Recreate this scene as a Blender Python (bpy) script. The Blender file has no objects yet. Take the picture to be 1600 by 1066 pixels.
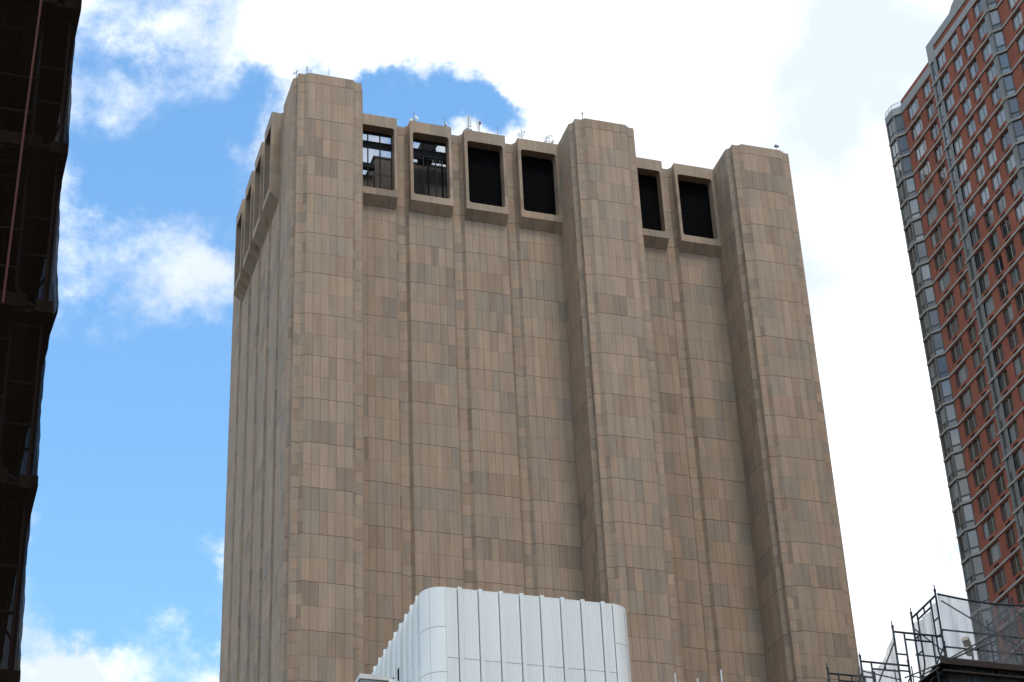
import bpy, math, random
from mathutils import Vector, Matrix
from mathutils.bvhtree import BVHTree
random.seed(7)
SC = bpy.context.scene
COL = SC.collection

# ------------------------------------------------------------------ camera
CAM_P = Vector((-41.398, -193.528, 1.65))
YAW, PIT, ROL, FPX = 0.32566, 0.5738, -0.04803, 3343.88
fwd = Vector((math.sin(YAW) * math.cos(PIT), math.cos(YAW) * math.cos(PIT), math.sin(PIT)))
rgt0 = Vector((math.cos(YAW), -math.sin(YAW), 0.0))
up0 = rgt0.cross(fwd)
rgt = math.cos(ROL) * rgt0 + math.sin(ROL) * up0
upv = -math.sin(ROL) * rgt0 + math.cos(ROL) * up0
cam = bpy.data.cameras.new('camera')
cam.sensor_width = 36.0
cam.lens = FPX * 36.0 / 1600.0
cam.clip_start = 0.5
cam.clip_end = 20000
camo = bpy.data.objects.new('camera', cam)
COL.objects.link(camo)
M = Matrix((rgt, upv, -fwd)).transposed().to_4x4()
M.translation = CAM_P
camo.matrix_world = M
SC.camera = camo

def to_px(p):
    d = Vector(p) - CAM_P
    z = d.dot(fwd)
    return 800 + FPX * d.dot(rgt) / z, 533 - FPX * d.dot(upv) / z

# ------------------------------------------------------------------ sky, sun, exposure
SUN_EL, SUN_AZ = math.radians(62), math.radians(166)      # azimuth measured from +Y towards +X: high behind the viewpoint, veiled by cloud
SKY_STRENGTH = 0.12
world = bpy.data.worlds.new('World')
SC.world = world
world.use_nodes = True
wt = world.node_tree
wt.nodes.clear()
def wn(t, **kw):
    n = wt.nodes.new(t)
    for k, v in kw.items():
        setattr(n, k, v)
    return n
def wl(a, b):
    wt.links.new(a, b)
sky = wn('ShaderNodeTexSky', sky_type='NISHITA')
sky.sun_disc = False
sky.sun_elevation = SUN_EL
sky.sun_rotation = SUN_AZ
sky.altitude = 20
sky.air_density = 1.0
sky.dust_density = 0.0
sky.ozone_density = 1.2
tc = wn('ShaderNodeTexCoord')
DIR = tc.outputs['Generated']
# cloud cover: scattered over the whole sky, with the banks and gaps that stand over the street
def math2(op, a, b, clamp=False):
    n = wn('ShaderNodeMath', operation=op)
    n.use_clamp = clamp
    for i, v in enumerate((a, b)):
        if isinstance(v, (int, float)):
            n.inputs[i].default_value = v
        else:
            wl(v, n.inputs[i])
    return n.outputs[0]
CLOUD_BANKS = [  # direction, angular radius, weight
    ((0.11, 0.84, 0.53), 0.105, -0.62), ((0.110, 0.768, 0.628), 0.030, -0.50), ((0.066, 0.762, 0.645), 0.030, -0.42), ((0.060, 0.785, 0.617), 0.016, -0.30), ((0.143, 0.757, 0.638), 0.018, -0.40), ((0.110, 0.89, 0.443), 0.030, -0.42), ((0.142, 0.886, 0.443), 0.018, -0.30), ((0.084, 0.893, 0.442), 0.022, -0.40), ((0.084, 0.752, 0.652), 0.014, 0.30),
    ((0.361, 0.681, 0.637), 0.17, 0.60), ((0.443, 0.712, 0.545), 0.13, 0.55), ((0.44, 0.763, 0.473), 0.12, 0.50),
    ((0.304, 0.695, 0.651), 0.10, 0.50), ((0.197, 0.727, 0.658), 0.060, 0.42), ((0.26, 0.700, 0.668), 0.07, 0.40), ((0.128, 0.745, 0.655), 0.035, 0.18),
    ((0.190, 0.750, 0.633), 0.021, -0.80), ((0.207, 0.746, 0.633), 0.021, -0.80), ((0.224, 0.741, 0.633), 0.021, -0.80), ((0.242, 0.737, 0.631), 0.020, -0.80),
    ((0.254, 0.734, 0.630), 0.018, -0.8), ((0.268, 0.731, 0.627), 0.010, -0.45), ((0.214, 0.739, 0.639), 0.006, 0.35), ((0.196, 0.744, 0.639), 0.007, 0.35), ((0.180, 0.750, 0.637), 0.010, -0.35), ((0.141, 0.759, 0.636), 0.016, -0.35),
    ((0.097, 0.813, 0.574), 0.026, 0.28), ((0.121, 0.817, 0.563), 0.026, 0.34), ((0.068, 0.812, 0.578), 0.024, 0.28), ((0.140, 0.814, 0.563), 0.024, 0.30), ((0.085, 0.800, 0.594), 0.014, -0.25), ((0.075, 0.826, 0.558), 0.012, -0.25),
    ((0.07, 0.776, 0.627), 0.016, 0.20), ((0.081, 0.835, 0.544), 0.022, 0.14), ((0.150, 0.872, 0.466), 0.020, 0.20), ((0.126, 0.878, 0.461), 0.012, 0.14),
    ((0.075, 0.917, 0.398), 0.026, 0.62), ((0.097, 0.915, 0.398), 0.022, 0.50), ((0.152, 0.914, 0.378), 0.024, 0.62), ((0.150, 0.893, 0.424), 0.020, -0.40),
    ((0.100, 0.862, 0.497), 0.050, -0.45), ((0.09, 0.792, 0.604), 0.030, -0.36), ((0.13, 0.785, 0.606), 0.030, -0.30),
    ((0.420, 0.688, 0.592), 0.016, -0.75), ((0.466, 0.763, 0.448), 0.018, -0.85), ((0.461, 0.772, 0.437), 0.012, -0.5),
]
wz = wn('ShaderNodeTexNoise')
wz.inputs['Scale'].default_value = 16.0
wz.inputs['Detail'].default_value = 7
wz.inputs['Roughness'].default_value = 0.62
wl(DIR, wz.inputs['Vector'])
w1 = wn('ShaderNodeVectorMath', operation='SUBTRACT')
wl(wz.outputs['Color'], w1.inputs[0])
w1.inputs[1].default_value = (0.5, 0.5, 0.5)
w2 = wn('ShaderNodeVectorMath', operation='SCALE')
wl(w1.outputs[0], w2.inputs[0])
w2.inputs['Scale'].default_value = 0.085
w3 = wn('ShaderNodeVectorMath', operation='ADD')
wl(DIR, w3.inputs[0])
wl(w2.outputs[0], w3.inputs[1])
DIRW = w3.outputs[0]
cover = None
for (d, r, w) in CLOUD_BANKS:
    vd = wn('ShaderNodeVectorMath', operation='DISTANCE')
    wl(DIRW, vd.inputs[0])
    v = Vector(d).normalized()
    vd.inputs[1].default_value = v
    mr = wn('ShaderNodeMapRange', interpolation_type='SMOOTHSTEP')
    wl(vd.outputs['Value'], mr.inputs['Value'])
    mr.inputs['From Min'].default_value = 0.0
    mr.inputs['From Max'].default_value = r * 1.6
    mr.inputs['To Min'].default_value = w
    mr.inputs['To Max'].default_value = 0.0
    cover = mr.outputs[0] if cover is None else math2('ADD', cover, mr.outputs[0])
# large scattered cover everywhere else
big = wn('ShaderNodeTexNoise')
big.inputs['Scale'].default_value = 2.2
big.inputs['Detail'].default_value = 2
wl(DIR, big.inputs['Vector'])
cover = math2('ADD', cover, math2('MULTIPLY', math2('SUBTRACT', big.outputs['Fac'], 0.47), 0.55))
cover = math2('ADD', cover, 0.40)
mp = wn('ShaderNodeMapping')
mp.inputs['Scale'].default_value = (1, 1, 1.35)
wl(DIR, mp.inputs['Vector'])
nz = wn('ShaderNodeTexNoise')
nz.inputs['Scale'].default_value = 15.0
nz.inputs['Detail'].default_value = 11
nz.inputs['Roughness'].default_value = 0.66
nz.inputs['Distortion'].default_value = 0.0
wl(mp.outputs[0], nz.inputs['Vector'])
wisp = math2('SUBTRACT', nz.outputs['Fac'], 0.5)
dens = math2('ADD', math2('MULTIPLY', wisp, 1.75), cover)
dm = wn('ShaderNodeMapRange', interpolation_type='SMOOTHSTEP')
wl(dens, dm.inputs['Value'])
dm.inputs['From Min'].default_value = -0.06
dm.inputs['From Max'].default_value = 0.70
nz2 = wn('ShaderNodeTexNoise')
nz2.inputs['Scale'].default_value = 9.0
nz2.inputs['Detail'].default_value = 6
wl(mp.outputs[0], nz2.inputs['Vector'])
cr = wn('ShaderNodeMix', data_type='RGBA')
sh = wn('ShaderNodeMapRange')
wl(nz2.outputs['Fac'], sh.inputs['Value'])
sh.inputs['From Min'].default_value = 0.41
sh.inputs['From Max'].default_value = 0.63
wl(sh.outputs[0], cr.inputs[0])
CL = 4.35
cr.inputs[6].default_value = (0.62 * CL, 0.69 * CL, 0.78 * CL, 1)
cr.inputs[7].default_value = (1.12 * CL, 1.12 * CL, 1.11 * CL, 1)
mixc = wn('ShaderNodeMix', data_type='RGBA')
wl(math2('POWER', dm.outputs[0], 1.35), mixc.inputs[0])
hs = wn('ShaderNodeHueSaturation')
hs.inputs['Hue'].default_value = 0.491
hs.inputs['Saturation'].default_value = 1.14
hs.inputs['Value'].default_value = 1.0
wl(sky.outputs[0], hs.inputs['Color'])
wl(hs.outputs[0], mixc.inputs[6])
wl(cr.outputs[2], mixc.inputs[7])
bg = wn('ShaderNodeBackground')
bg.inputs['Strength'].default_value = SKY_STRENGTH
wl(mixc.outputs[2], bg.inputs['Color'])
wo = wn('ShaderNodeOutputWorld')
wl(bg.outputs[0], wo.inputs['Surface'])

sun = bpy.data.lights.new('sun', 'SUN')
sun.energy = 0.8
sun.angle = math.radians(14)      # veiled by the bright cloud bank
sun.color = (1.0, 0.95, 0.88)
suno = bpy.data.objects.new('sun', sun)
COL.objects.link(suno)
sd = Vector((math.sin(SUN_AZ) * math.cos(SUN_EL), math.cos(SUN_AZ) * math.cos(SUN_EL), math.sin(SUN_EL)))
suno.rotation_euler = sd.to_track_quat('Z', 'Y').to_euler()
suno.location = (0, 0, 300)

SC.view_settings.view_transform = 'Standard'
SC.view_settings.look = 'None'
SC.view_settings.exposure = 1.4
SC.view_settings.gamma = 1.0
SC.view_settings.use_curve_mapping = False

# ------------------------------------------------------------------ materials
def mat(name, color, rough=0.6, metal=0.0, spec=0.5, noise=0.0, nscale=3.0, stretch=(1, 1, 1), bump=0.0, vary=0.0):
    m = bpy.data.materials.new(name)
    m.use_nodes = True
    t = m.node_tree
    b = t.nodes['Principled BSDF']
    b.inputs['Roughness'].default_value = rough
    b.inputs['Metallic'].default_value = metal
    b.inputs['Specular IOR Level'].default_value = spec
    b.inputs['Base Color'].default_value = (*color, 1)
    if noise or vary:
        g = t.nodes.new('ShaderNodeNewGeometry')
        mpn = t.nodes.new('ShaderNodeMapping')
        mpn.inputs['Scale'].default_value = stretch
        t.links.new(g.outputs['Position'], mpn.inputs['Vector'])
        n = t.nodes.new('ShaderNodeTexNoise')
        n.inputs['Scale'].default_value = nscale
        n.inputs['Detail'].default_value = 6
        t.links.new(mpn.outputs[0], n.inputs['Vector'])
        mr = t.nodes.new('ShaderNodeMapRange')
        t.links.new(n.outputs['Fac'], mr.inputs['Value'])
        mr.inputs['From Min'].default_value = 0.25
        mr.inputs['From Max'].default_value = 0.75
        mr.inputs['To Min'].default_value = 1 - noise
        mr.inputs['To Max'].default_value = 1 + noise
        fac = mr.outputs[0]
        if vary:
            oi = t.nodes.new('ShaderNodeObjectInfo')
            m2 = t.nodes.new('ShaderNodeMapRange')
            t.links.new(oi.outputs['Random'], m2.inputs['Value'])
            m2.inputs['To Min'].default_value = 1 - vary
            m2.inputs['To Max'].default_value = 1 + vary
            mm = t.nodes.new('ShaderNodeMath')
            mm.operation = 'MULTIPLY'
            t.links.new(fac, mm.inputs[0])
            t.links.new(m2.outputs[0], mm.inputs[1])
            fac = mm.outputs[0]
        vm = t.nodes.new('ShaderNodeVectorMath')
        vm.operation = 'SCALE'
        vm.inputs[0].default_value = color
        t.links.new(fac, vm.inputs['Scale'])
        t.links.new(vm.outputs[0], b.inputs['Base Color'])
        if bump:
            bp = t.nodes.new('ShaderNodeBump')
            bp.inputs['Strength'].default_value = bump
            bp.inputs['Distance'].default_value = 0.02
            t.links.new(n.outputs['Fac'], bp.inputs['Height'])
            t.links.new(bp.outputs[0], b.inputs['Normal'])
    return m

def granite():
    m = bpy.data.materials.new('flamed_granite')
    m.use_nodes = True
    t = m.node_tree
    N, L = t.nodes, t.links
    b = N['Principled BSDF']
    b.inputs['Roughness'].default_value = 0.78
    b.inputs['Specular IOR Level'].default_value = 0.3
    at = N.new('ShaderNodeAttribute')
    at.attribute_name = 'tone'
    ramp = N.new('ShaderNodeValToRGB')
    ramp.color_ramp.interpolation = 'CONSTANT'
    tones = [(0.312, 0.230, 0.162), (0.337, 0.243, 0.163), (0.322, 0.245, 0.170), (0.299, 0.234, 0.169), (0.355, 0.260, 0.178),
             (0.338, 0.234, 0.161), (0.318, 0.239, 0.169), (0.280, 0.221, 0.163), (0.326, 0.229, 0.152), (0.344, 0.253, 0.176),
             (0.291, 0.206, 0.141), (0.312, 0.234, 0.163), (0.254, 0.187, 0.133), (0.333, 0.243, 0.169), (0.359, 0.253, 0.170), (0.265, 0.209, 0.154)]
    el = ramp.color_ramp.elements
    el[0].position = 0
    el[0].color = (*tones[0], 1)
    el[1].position = 1 / 16
    el[1].color = (*tones[1], 1)
    for i in range(2, 16):
        e = el.new(i / 16)
        e.color = (*tones[i], 1)
    L.new(at.outputs['Fac'], ramp.inputs['Fac'])
    g = N.new('ShaderNodeNewGeometry')
    # fine grain
    n1 = N.new('ShaderNodeTexNoise')
    n1.inputs['Scale'].default_value = 9.0
    n1.inputs['Detail'].default_value = 8
    n1.inputs['Roughness'].default_value = 0.7
    L.new(g.outputs['Position'], n1.inputs['Vector'])
    # rain streaks running down
    mp_ = N.new('ShaderNodeMapping')
    mp_.inputs['Scale'].default_value = (2.2, 2.2, 0.035)
    L.new(g.outputs['Position'], mp_.inputs['Vector'])
    n2 = N.new('ShaderNodeTexNoise')
    n2.inputs['Scale'].default_value = 1.0
    n2.inputs['Detail'].default_value = 5
    L.new(mp_.outputs[0], n2.inputs['Vector'])
    # cloudy mineral clouds, skewed per slab
    mp3 = N.new('ShaderNodeMapping')
    mp3.inputs['Rotation'].default_value = (0.5, 0.6, 0.2)
    mp3.inputs['Scale'].default_value = (2.4, 2.4, 0.45)
    L.new(g.outputs['Position'], mp3.inputs['Vector'])
    n3 = N.new('ShaderNodeTexNoise')
    n3.inputs['Scale'].default_value = 0.55
    n3.inputs['Detail'].default_value = 4
    L.new(mp3.outputs[0], n3.inputs['Vector'])
    def rng(sock, lo, hi):
        r = N.new('ShaderNodeMapRange')
        L.new(sock, r.inputs['Value'])
        r.inputs['From Min'].default_value = 0.3
        r.inputs['From Max'].default_value = 0.7
        r.inputs['To Min'].default_value = lo
        r.inputs['To Max'].default_value = hi
        return r.outputs[0]
    def mul(a, c):
        q = N.new('ShaderNodeMath')
        q.operation = 'MULTIPLY'
        L.new(a, q.inputs[0])
        L.new(c, q.inputs[1])
        return q.outputs[0]
    f = mul(mul(rng(n1.outputs['Fac'], 0.92, 1.08), rng(n2.outputs['Fac'], 0.88, 1.08)), rng(n3.outputs['Fac'], 0.90, 1.09))
    vm = N.new('ShaderNodeVectorMath')
    vm.operation = 'SCALE'
    L.new(ramp.outputs['Color'], vm.inputs[0])
    L.new(f, vm.inputs['Scale'])
    L.new(vm.outputs[0], b.inputs['Base Color'])
    bp = N.new('ShaderNodeBump')
    bp.inputs['Strength'].default_value = 0.25
    bp.inputs['Distance'].default_value = 0.02
    L.new(n1.outputs['Fac'], bp.inputs['Height'])
    L.new(bp.outputs[0], b.inputs['Normal'])
    return m

def brick_mat():
    m = bpy.data.materials.new('red_brick')
    m.use_nodes = True
    t = m.node_tree
    b = t.nodes['Principled BSDF']
    b.inputs['Roughness'].default_value = 0.85
    b.inputs['Specular IOR Level'].default_value = 0.2
    g = t.nodes.new('ShaderNodeNewGeometry')
    mp_ = t.nodes.new('ShaderNodeMapping')
    mp_.inputs['Rotation'].default_value = (0, 0, 0)
    sep = t.nodes.new('ShaderNodeSeparateXYZ')
    t.links.new(g.outputs['Position'], sep.inputs[0])
    com = t.nodes.new('ShaderNodeCombineXYZ')
    ad = t.nodes.new('ShaderNodeMath')
    t.links.new(sep.outputs[0], ad.inputs[0])
    t.links.new(sep.outputs[1], ad.inputs[1])
    t.links.new(ad.outputs[0], com.inputs[0])
    t.links.new(sep.outputs[2], com.inputs[1])
    br = t.nodes.new('ShaderNodeTexBrick')
    br.inputs['Scale'].default_value = 1.0
    br.inputs['Brick Width'].default_value = 0.21
    br.inputs['Row Height'].default_value = 0.07
    br.inputs['Mortar Size'].default_value = 0.008
    br.inputs['Color1'].default_value = (0.30, 0.092, 0.056, 1)
    br.inputs['Color2'].default_value = (0.255, 0.079, 0.048, 1)
    br.inputs['Mortar'].default_value = (0.29, 0.12, 0.08, 1)
    t.links.new(com.outputs[0], br.inputs['Vector'])
    n = t.nodes.new('ShaderNodeTexNoise')
    n.inputs['Scale'].default_value = 0.35
    n.inputs['Detail'].default_value = 6
    t.links.new(g.outputs['Position'], n.inputs['Vector'])
    mr = t.nodes.new('ShaderNodeMapRange')
    t.links.new(n.outputs['Fac'], mr.inputs['Value'])
    mr.inputs['From Min'].default_value = 0.3
    mr.inputs['From Max'].default_value = 0.7
    mr.inputs['To Min'].default_value = 0.86
    mr.inputs['To Max'].default_value = 1.12
    vm = t.nodes.new('ShaderNodeVectorMath')
    vm.operation = 'SCALE'
    t.links.new(br.outputs['Color'], vm.inputs[0])
    t.links.new(mr.outputs[0], vm.inputs['Scale'])
    t.links.new(vm.outputs[0], b.inputs['Base Color'])
    return m

def glass_mat(name, lo, hi):
    """window pane backed by a dark room or a drawn blind: each pane has its own tone"""
    m = bpy.data.materials.new(name)
    m.use_nodes = True
    t = m.node_tree
    b = t.nodes['Principled BSDF']
    b.inputs['Roughness'].default_value = 0.04
    b.inputs['Specular IOR Level'].default_value = 0.9
    b.inputs['IOR'].default_value = 1.6
    oi = t.nodes.new('ShaderNodeObjectInfo')
    mx = t.nodes.new('ShaderNodeMix')
    mx.data_type = 'RGBA'
    t.links.new(oi.outputs['Random'], mx.inputs[0])
    mx.inputs[6].default_value = (*lo, 1)
    mx.inputs[7].default_value = (*hi, 1)
    t.links.new(mx.outputs[2], b.inputs['Base Color'])
    g = t.nodes.new('ShaderNodeNewGeometry')
    n = t.nodes.new('ShaderNodeTexNoise')
    n.inputs['Scale'].default_value = 0.8
    t.links.new(g.outputs['Position'], n.inputs['Vector'])
    bp = t.nodes.new('ShaderNodeBump')
    bp.inputs['Strength'].default_value = 0.10
    bp.inputs['Distance'].default_value = 0.03
    t.links.new(n.outputs['Fac'], bp.inputs['Height'])
    t.links.new(bp.outputs[0], b.inputs['Normal'])
    return m

def net_mat(name, color, cover, folds=0.0):
    m = bpy.data.materials.new(name)
    m.use_nodes = True
    t = m.node_tree
    t.nodes.remove(t.nodes['Principled BSDF'])
    out = t.nodes['Material Output']
    tr = t.nodes.new('ShaderNodeBsdfTransparent')
    di = t.nodes.new('ShaderNodeBsdfDiffuse')
    tl = t.nodes.new('ShaderNodeBsdfTranslucent')
    di.inputs['Color'].default_value = (*color, 1)
    tl.inputs['Color'].default_value = (*color, 1)
    mx = t.nodes.new('ShaderNodeMixShader')
    mx.inputs[0].default_value = 0.5
    t.links.new(di.outputs[0], mx.inputs[1])
    t.links.new(tl.outputs[0], mx.inputs[2])
    m2 = t.nodes.new('ShaderNodeMixShader')
    g = t.nodes.new('ShaderNodeNewGeometry')
    mp_ = t.nodes.new('ShaderNodeMapping')
    mp_.inputs['Scale'].default_value = (5, 5, 0.35)
    t.links.new(g.outputs['Position'], mp_.inputs['Vector'])
    n = t.nodes.new('ShaderNodeTexNoise')
    n.inputs['Scale'].default_value = 1.2
    n.inputs['Detail'].default_value = 4
    t.links.new(mp_.outputs[0], n.inputs['Vector'])
    mr = t.nodes.new('ShaderNodeMapRange')
    t.links.new(n.outputs['Fac'], mr.inputs['Value'])
    mr.inputs['From Min'].default_value = 0.3
    mr.inputs['From Max'].default_value = 0.7
    mr.inputs['To Min'].default_value = cover - folds
    mr.inputs['To Max'].default_value = cover + folds
    t.links.new(mr.outputs[0], m2.inputs[0])
    t.links.new(tr.outputs[0], m2.inputs[1])
    t.links.new(mx.outputs[0], m2.inputs[2])
    t.links.new(m2.outputs[0], out.inputs['Surface'])
    return m

MT = {
    'granite': granite(),
    'joint': mat('joint_mortar', (0.035, 0.028, 0.023), 0.95, spec=0.1),
    'black_louvre': mat('black_louvre', (0.0045, 0.005, 0.006), 0.9, spec=0.1),
    'void': mat('dark_plenum', (0.005, 0.0055, 0.006), 0.9, spec=0.1),
    'dark_steel': mat('dark_steel', (0.012, 0.012, 0.013), 0.8, spec=0.2, noise=0.2),
    'screen': net_mat('bird_screen', (0.02, 0.02, 0.022), 0.36, 0.03),
    'penthouse': mat('penthouse_concrete', (0.16, 0.135, 0.11), 0.85, noise=0.18, nscale=1.5, stretch=(1, 1, 0.3)),
    'roof_deck': mat('roof_gravel', (0.18, 0.17, 0.16), 0.95, noise=0.15, nscale=8),
    'brick': brick_mat(),
    'stone_band': mat('limestone_band', (0.32, 0.29, 0.25), 0.8, noise=0.1, nscale=2),
    'grey_panel': mat('grey_metal_panel', (0.165, 0.17, 0.16), 0.5, noise=0.06, nscale=1.5),
    'cornice': mat('pale_cornice', (0.29, 0.30, 0.285), 0.7, noise=0.08, nscale=1.5),
    'win_frame': mat('bronze_grey_frame', (0.14, 0.14, 0.13), 0.45),
    'mullion': mat('pale_mullion', (0.30, 0.29, 0.26), 0.45),
    'grille': mat('brown_grille', (0.022, 0.013, 0.011), 0.7),
    'glass_dark': glass_mat('window_glass_dark', (0.012, 0.014, 0.015), (0.05, 0.06, 0.065)),
    'glass_blind': glass_mat('window_glass_blind', (0.11, 0.13, 0.135), (0.25, 0.28, 0.29)),  # pale tone holds drawn blinds and painted-in sky reflection
    'rail_glass': net_mat('frosted_rail_glass', (0.75, 0.80, 0.82), 0.35, 0.02),
    'white_metal': mat('white_enamel_panel', (0.81, 0.825, 0.79), 0.45, noise=0.075, nscale=0.45, stretch=(2.0, 2.0, 0.12), vary=0.025),
    'white_smooth': mat('white_enamel_corner', (0.86, 0.88, 0.84), 0.24, noise=0.03, nscale=0.5, vary=0.02),
    'white_joint': mat('panel_shadow_gap', (0.10, 0.11, 0.11), 0.8),
    'pale_stone': mat('pale_stone', (0.66, 0.65, 0.60), 0.75, noise=0.1, nscale=2),
    'scaffold_blue': mat('dark_blue_scaffold_paint', (0.014, 0.022, 0.031), 0.65, noise=0.3, nscale=8),
    'scaffold_red': mat('red_scaffold_paint', (0.04, 0.011, 0.008), 0.5, noise=0.3, nscale=8),
    'plank': mat('weathered_plank', (0.042, 0.026, 0.017), 0.9, noise=0.3, nscale=3, stretch=(6, 0.6, 6), vary=0.25),
    'rust_beam': mat('rusty_toe_board', (0.045, 0.016, 0.009), 0.8, noise=0.35, nscale=4),
    'black_net': net_mat('black_debris_net', (0.030, 0.021, 0.015), 0.92, 0.05),
    'black_net_front': net_mat('black_debris_net_front', (0.024, 0.017, 0.012), 0.70, 0.16),
    'pale_net': net_mat('pale_debris_net', (0.22, 0.23, 0.235), 0.54, 0.13),
    'rope': mat('red_rope', (0.085, 0.016, 0.009), 0.8),
    'dark_brick': mat('dark_brown_brick', (0.055, 0.035, 0.025), 0.9, noise=0.25, nscale=3),
    'city_stone': mat('city_dark_stone', (0.13, 0.12, 0.11), 0.85, noise=0.15, nscale=.3),
    'city_brick': mat('city_brown_brick', (0.12, 0.075, 0.055), 0.9, noise=0.2, nscale=.4),
    'asphalt': mat('asphalt', (0.05, 0.05, 0.052), 0.9, noise=0.2, nscale=0.6),
    'antenna_white': mat('antenna_white', (0.62, 0.64, 0.64), 0.45, noise=0.06, nscale=4),
    'antenna_grey': mat('antenna_grey', (0.16, 0.17, 0.18), 0.45, metal=0.4),
    'drum_cream': mat('cream_drum', (0.52, 0.47, 0.33), 0.5, noise=0.08, nscale=5),
}

# ------------------------------------------------------------------ mesh helpers
class MB:
    def __init__(self):
        self.v, self.f, self.m, self.t = [], [], [], []
    def poly(self, pts, mi=0, tone=0.0):
        i = len(self.v)
        self.v += [tuple(p) for p in pts]
        self.f.append(tuple(range(i, i + len(pts))))
        self.m.append(mi)
        self.t.append(tone)
    def hexa(self, p, mi=0, tone=0.0):
        """p: 8 corners, 0-3 bottom ccw seen from above, 4-7 top"""
        i = len(self.v)
        self.v += [tuple(q) for q in p]
        for q in ((3, 2, 1, 0), (4, 5, 6, 7), (0, 1, 5, 4), (1, 2, 6, 5), (2, 3, 7, 6), (3, 0, 4, 7)):
            self.f.append(tuple(i + k for k in q))
            self.m.append(mi)
            self.t.append(tone)
    def box(self, x0, x1, y0, y1, z0, z1, mi=0, tone=0.0):
        self.hexa([(x0, y0, z0), (x1, y0, z0), (x1, y1, z0), (x0, y1, z0), (x0, y0, z1), (x1, y0, z1), (x1, y1, z1), (x0, y1, z1)], mi, tone)
    def prism(self, pts, z0, z1, mi=0, tone=0.0, cap=True):
        """pts ccw from above"""
        n = len(pts)
        i = len(self.v)
        self.v += [(x, y, z0) for x, y in pts] + [(x, y, z1) for x, y in pts]
        for k in range(n):
            j = (k + 1) % n
            self.f.append((i + k, i + j, i + n + j, i + n + k))
        self.f.append(tuple(i + n + k for k in range(n)))
        self.f.append(tuple(i + k for k in reversed(range(n))))
        self.m += [mi] * (n + 2)
        self.t += [tone] * (n + 2)
    def extrude(self, pts3, vec, mi=0, tone=0.0):
        n = len(pts3)
        i = len(self.v)
        vec = Vector(vec)
        self.v += [tuple(p) for p in pts3] + [tuple(Vector(p) + vec) for p in pts3]
        for k in range(n):
            j = (k + 1) % n
            self.f.append((i + k, i + j, i + n + j, i + n + k))
        self.f.append(tuple(i + n + k for k in range(n)))
        self.f.append(tuple(i + k for k in reversed(range(n))))
        self.m += [mi] * (n + 2)
        self.t += [tone] * (n + 2)
    def tube(self, p, q, r, n=6, mi=0, r2=None):
        p, q = Vector(p), Vector(q)
        d = (q - p)
        if d.length < 1e-6:
            return
        d.normalize()
        a = d.orthogonal().normalized()
        b = d.cross(a)
        i = len(self.v)
        r2 = r if r2 is None else r2
        for c, rr in ((p, r), (q, r2)):
            for k in range(n):
                an = 2 * math.pi * k / n
                self.v.append(tuple(c + rr * (math.cos(an) * a + math.sin(an) * b)))
        for k in range(n):
            j = (k + 1) % n
            self.f.append((i + k, i + j, i + n + j, i + n + k))
        self.f.append(tuple(i + k for k in reversed(range(n))))
        self.f.append(tuple(i + n + k for k in range(n)))
        self.m += [mi] * (n + 2)
        self.t += [0] * (n + 2)
    def path(self, pts, r, n=6, mi=0):
        for a, b in zip(pts, pts[1:]):
            self.tube(a, b, r, n, mi)
    def mesh(self, name, mats):
        me = bpy.data.meshes.new(name)
        me.from_pydata(self.v, [], self.f)
        for k in mats:
            me.materials.append(MT[k])
        if len(mats) > 1:
            me.polygons.foreach_set('material_index', self.m)
        if 'granite' in mats:
            at = me.attributes.new('tone', 'FLOAT', 'FACE')
            at.data.foreach_set('value', self.t)
        me.update()
        return me
    def build(self, name, mats, parent=None, **props):
        if isinstance(mats, str):
            mats = [mats]
        return link(name, self.mesh(name, mats), parent, **props)

def link(name, me, parent=None, loc=None, **props):
    o = bpy.data.objects.new(name, me)
    COL.objects.link(o)
    if parent is not None:
        o.parent = parent
        if parent.location.length > 0:
            o.matrix_parent_inverse = Matrix.Translation(-parent.location) if parent.parent is None else Matrix.Identity(4)
    if loc is not None:
        o.location = loc
    for k, v in props.items():
        o[k] = v
    return o

def thing(name, label, cat, loc=(0, 0, 0), group=None):
    o = bpy.data.objects.new(name, None)
    o.empty_display_size = 0.5
    COL.objects.link(o)
    o.location = loc
    o['label'] = label
    o['category'] = cat
    if group:
        o['group'] = group
    return o

# ------------------------------------------------------------------ ground
g = MB()
g.poly([(-3000, -3000, 0), (3000, -3000, 0), (3000, 3000, 0), (-3000, 3000, 0)])
g.build('ground', 'asphalt', None, kind='structure')

# ------------------------------------------------------------------ unseen blocks added round the viewpoint to shut off sky light
def block(name, label, x0, x1, y0, y1, h, mt):
    t = thing(name, label, 'building', ((x0 + x1) / 2, (y0 + y1) / 2, 0))
    m = MB()
    m.box(x0, x1, y0, y1, 0, h)
    # dark glass ribbons on three sides of each added block
    z = 5.0
    k = 0
    while z < h - 4:
        m.box(x0 + 1, x1 - 1, y1, y1 + .05, z, z + 1.6, 1)
        m.box(x0 - .05, x0, y0 + 1, y1 - 1, z, z + 1.6, 1)
        m.box(x1, x1 + .05, y0 + 1, y1 - 1, z, z + 1.6, 1)
        z += 3.6
    m.build('wall', [mt, 'glass_dark'], t)
    m = MB()
    m.box(x0 - .3, x1 + .3, y0 - .3, y1 + .3, h, h + .8)
    m.build('roof', 'roof_deck', t)
block('office_tower', 'dark stone office tower on the avenue behind the viewpoint', -40, 15, -340, -290, 110, 'city_stone')
block('office_tower', 'tall brown office tower left of the avenue behind the viewpoint', -130, -75, -330, -280, 105, 'city_brick')
block('office_tower', 'dark slab office tower right of the avenue behind the viewpoint', 45, 110, -330, -275, 120, 'city_stone')
block('office_tower', 'dark office tower to the right of the red apartment tower', 126, 175, -165, -85, 215, 'city_stone')
block('office_tower', 'dark office slab across the street from the red apartment tower', 82, 124, -196, -128, 160, 'city_brick')
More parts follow.
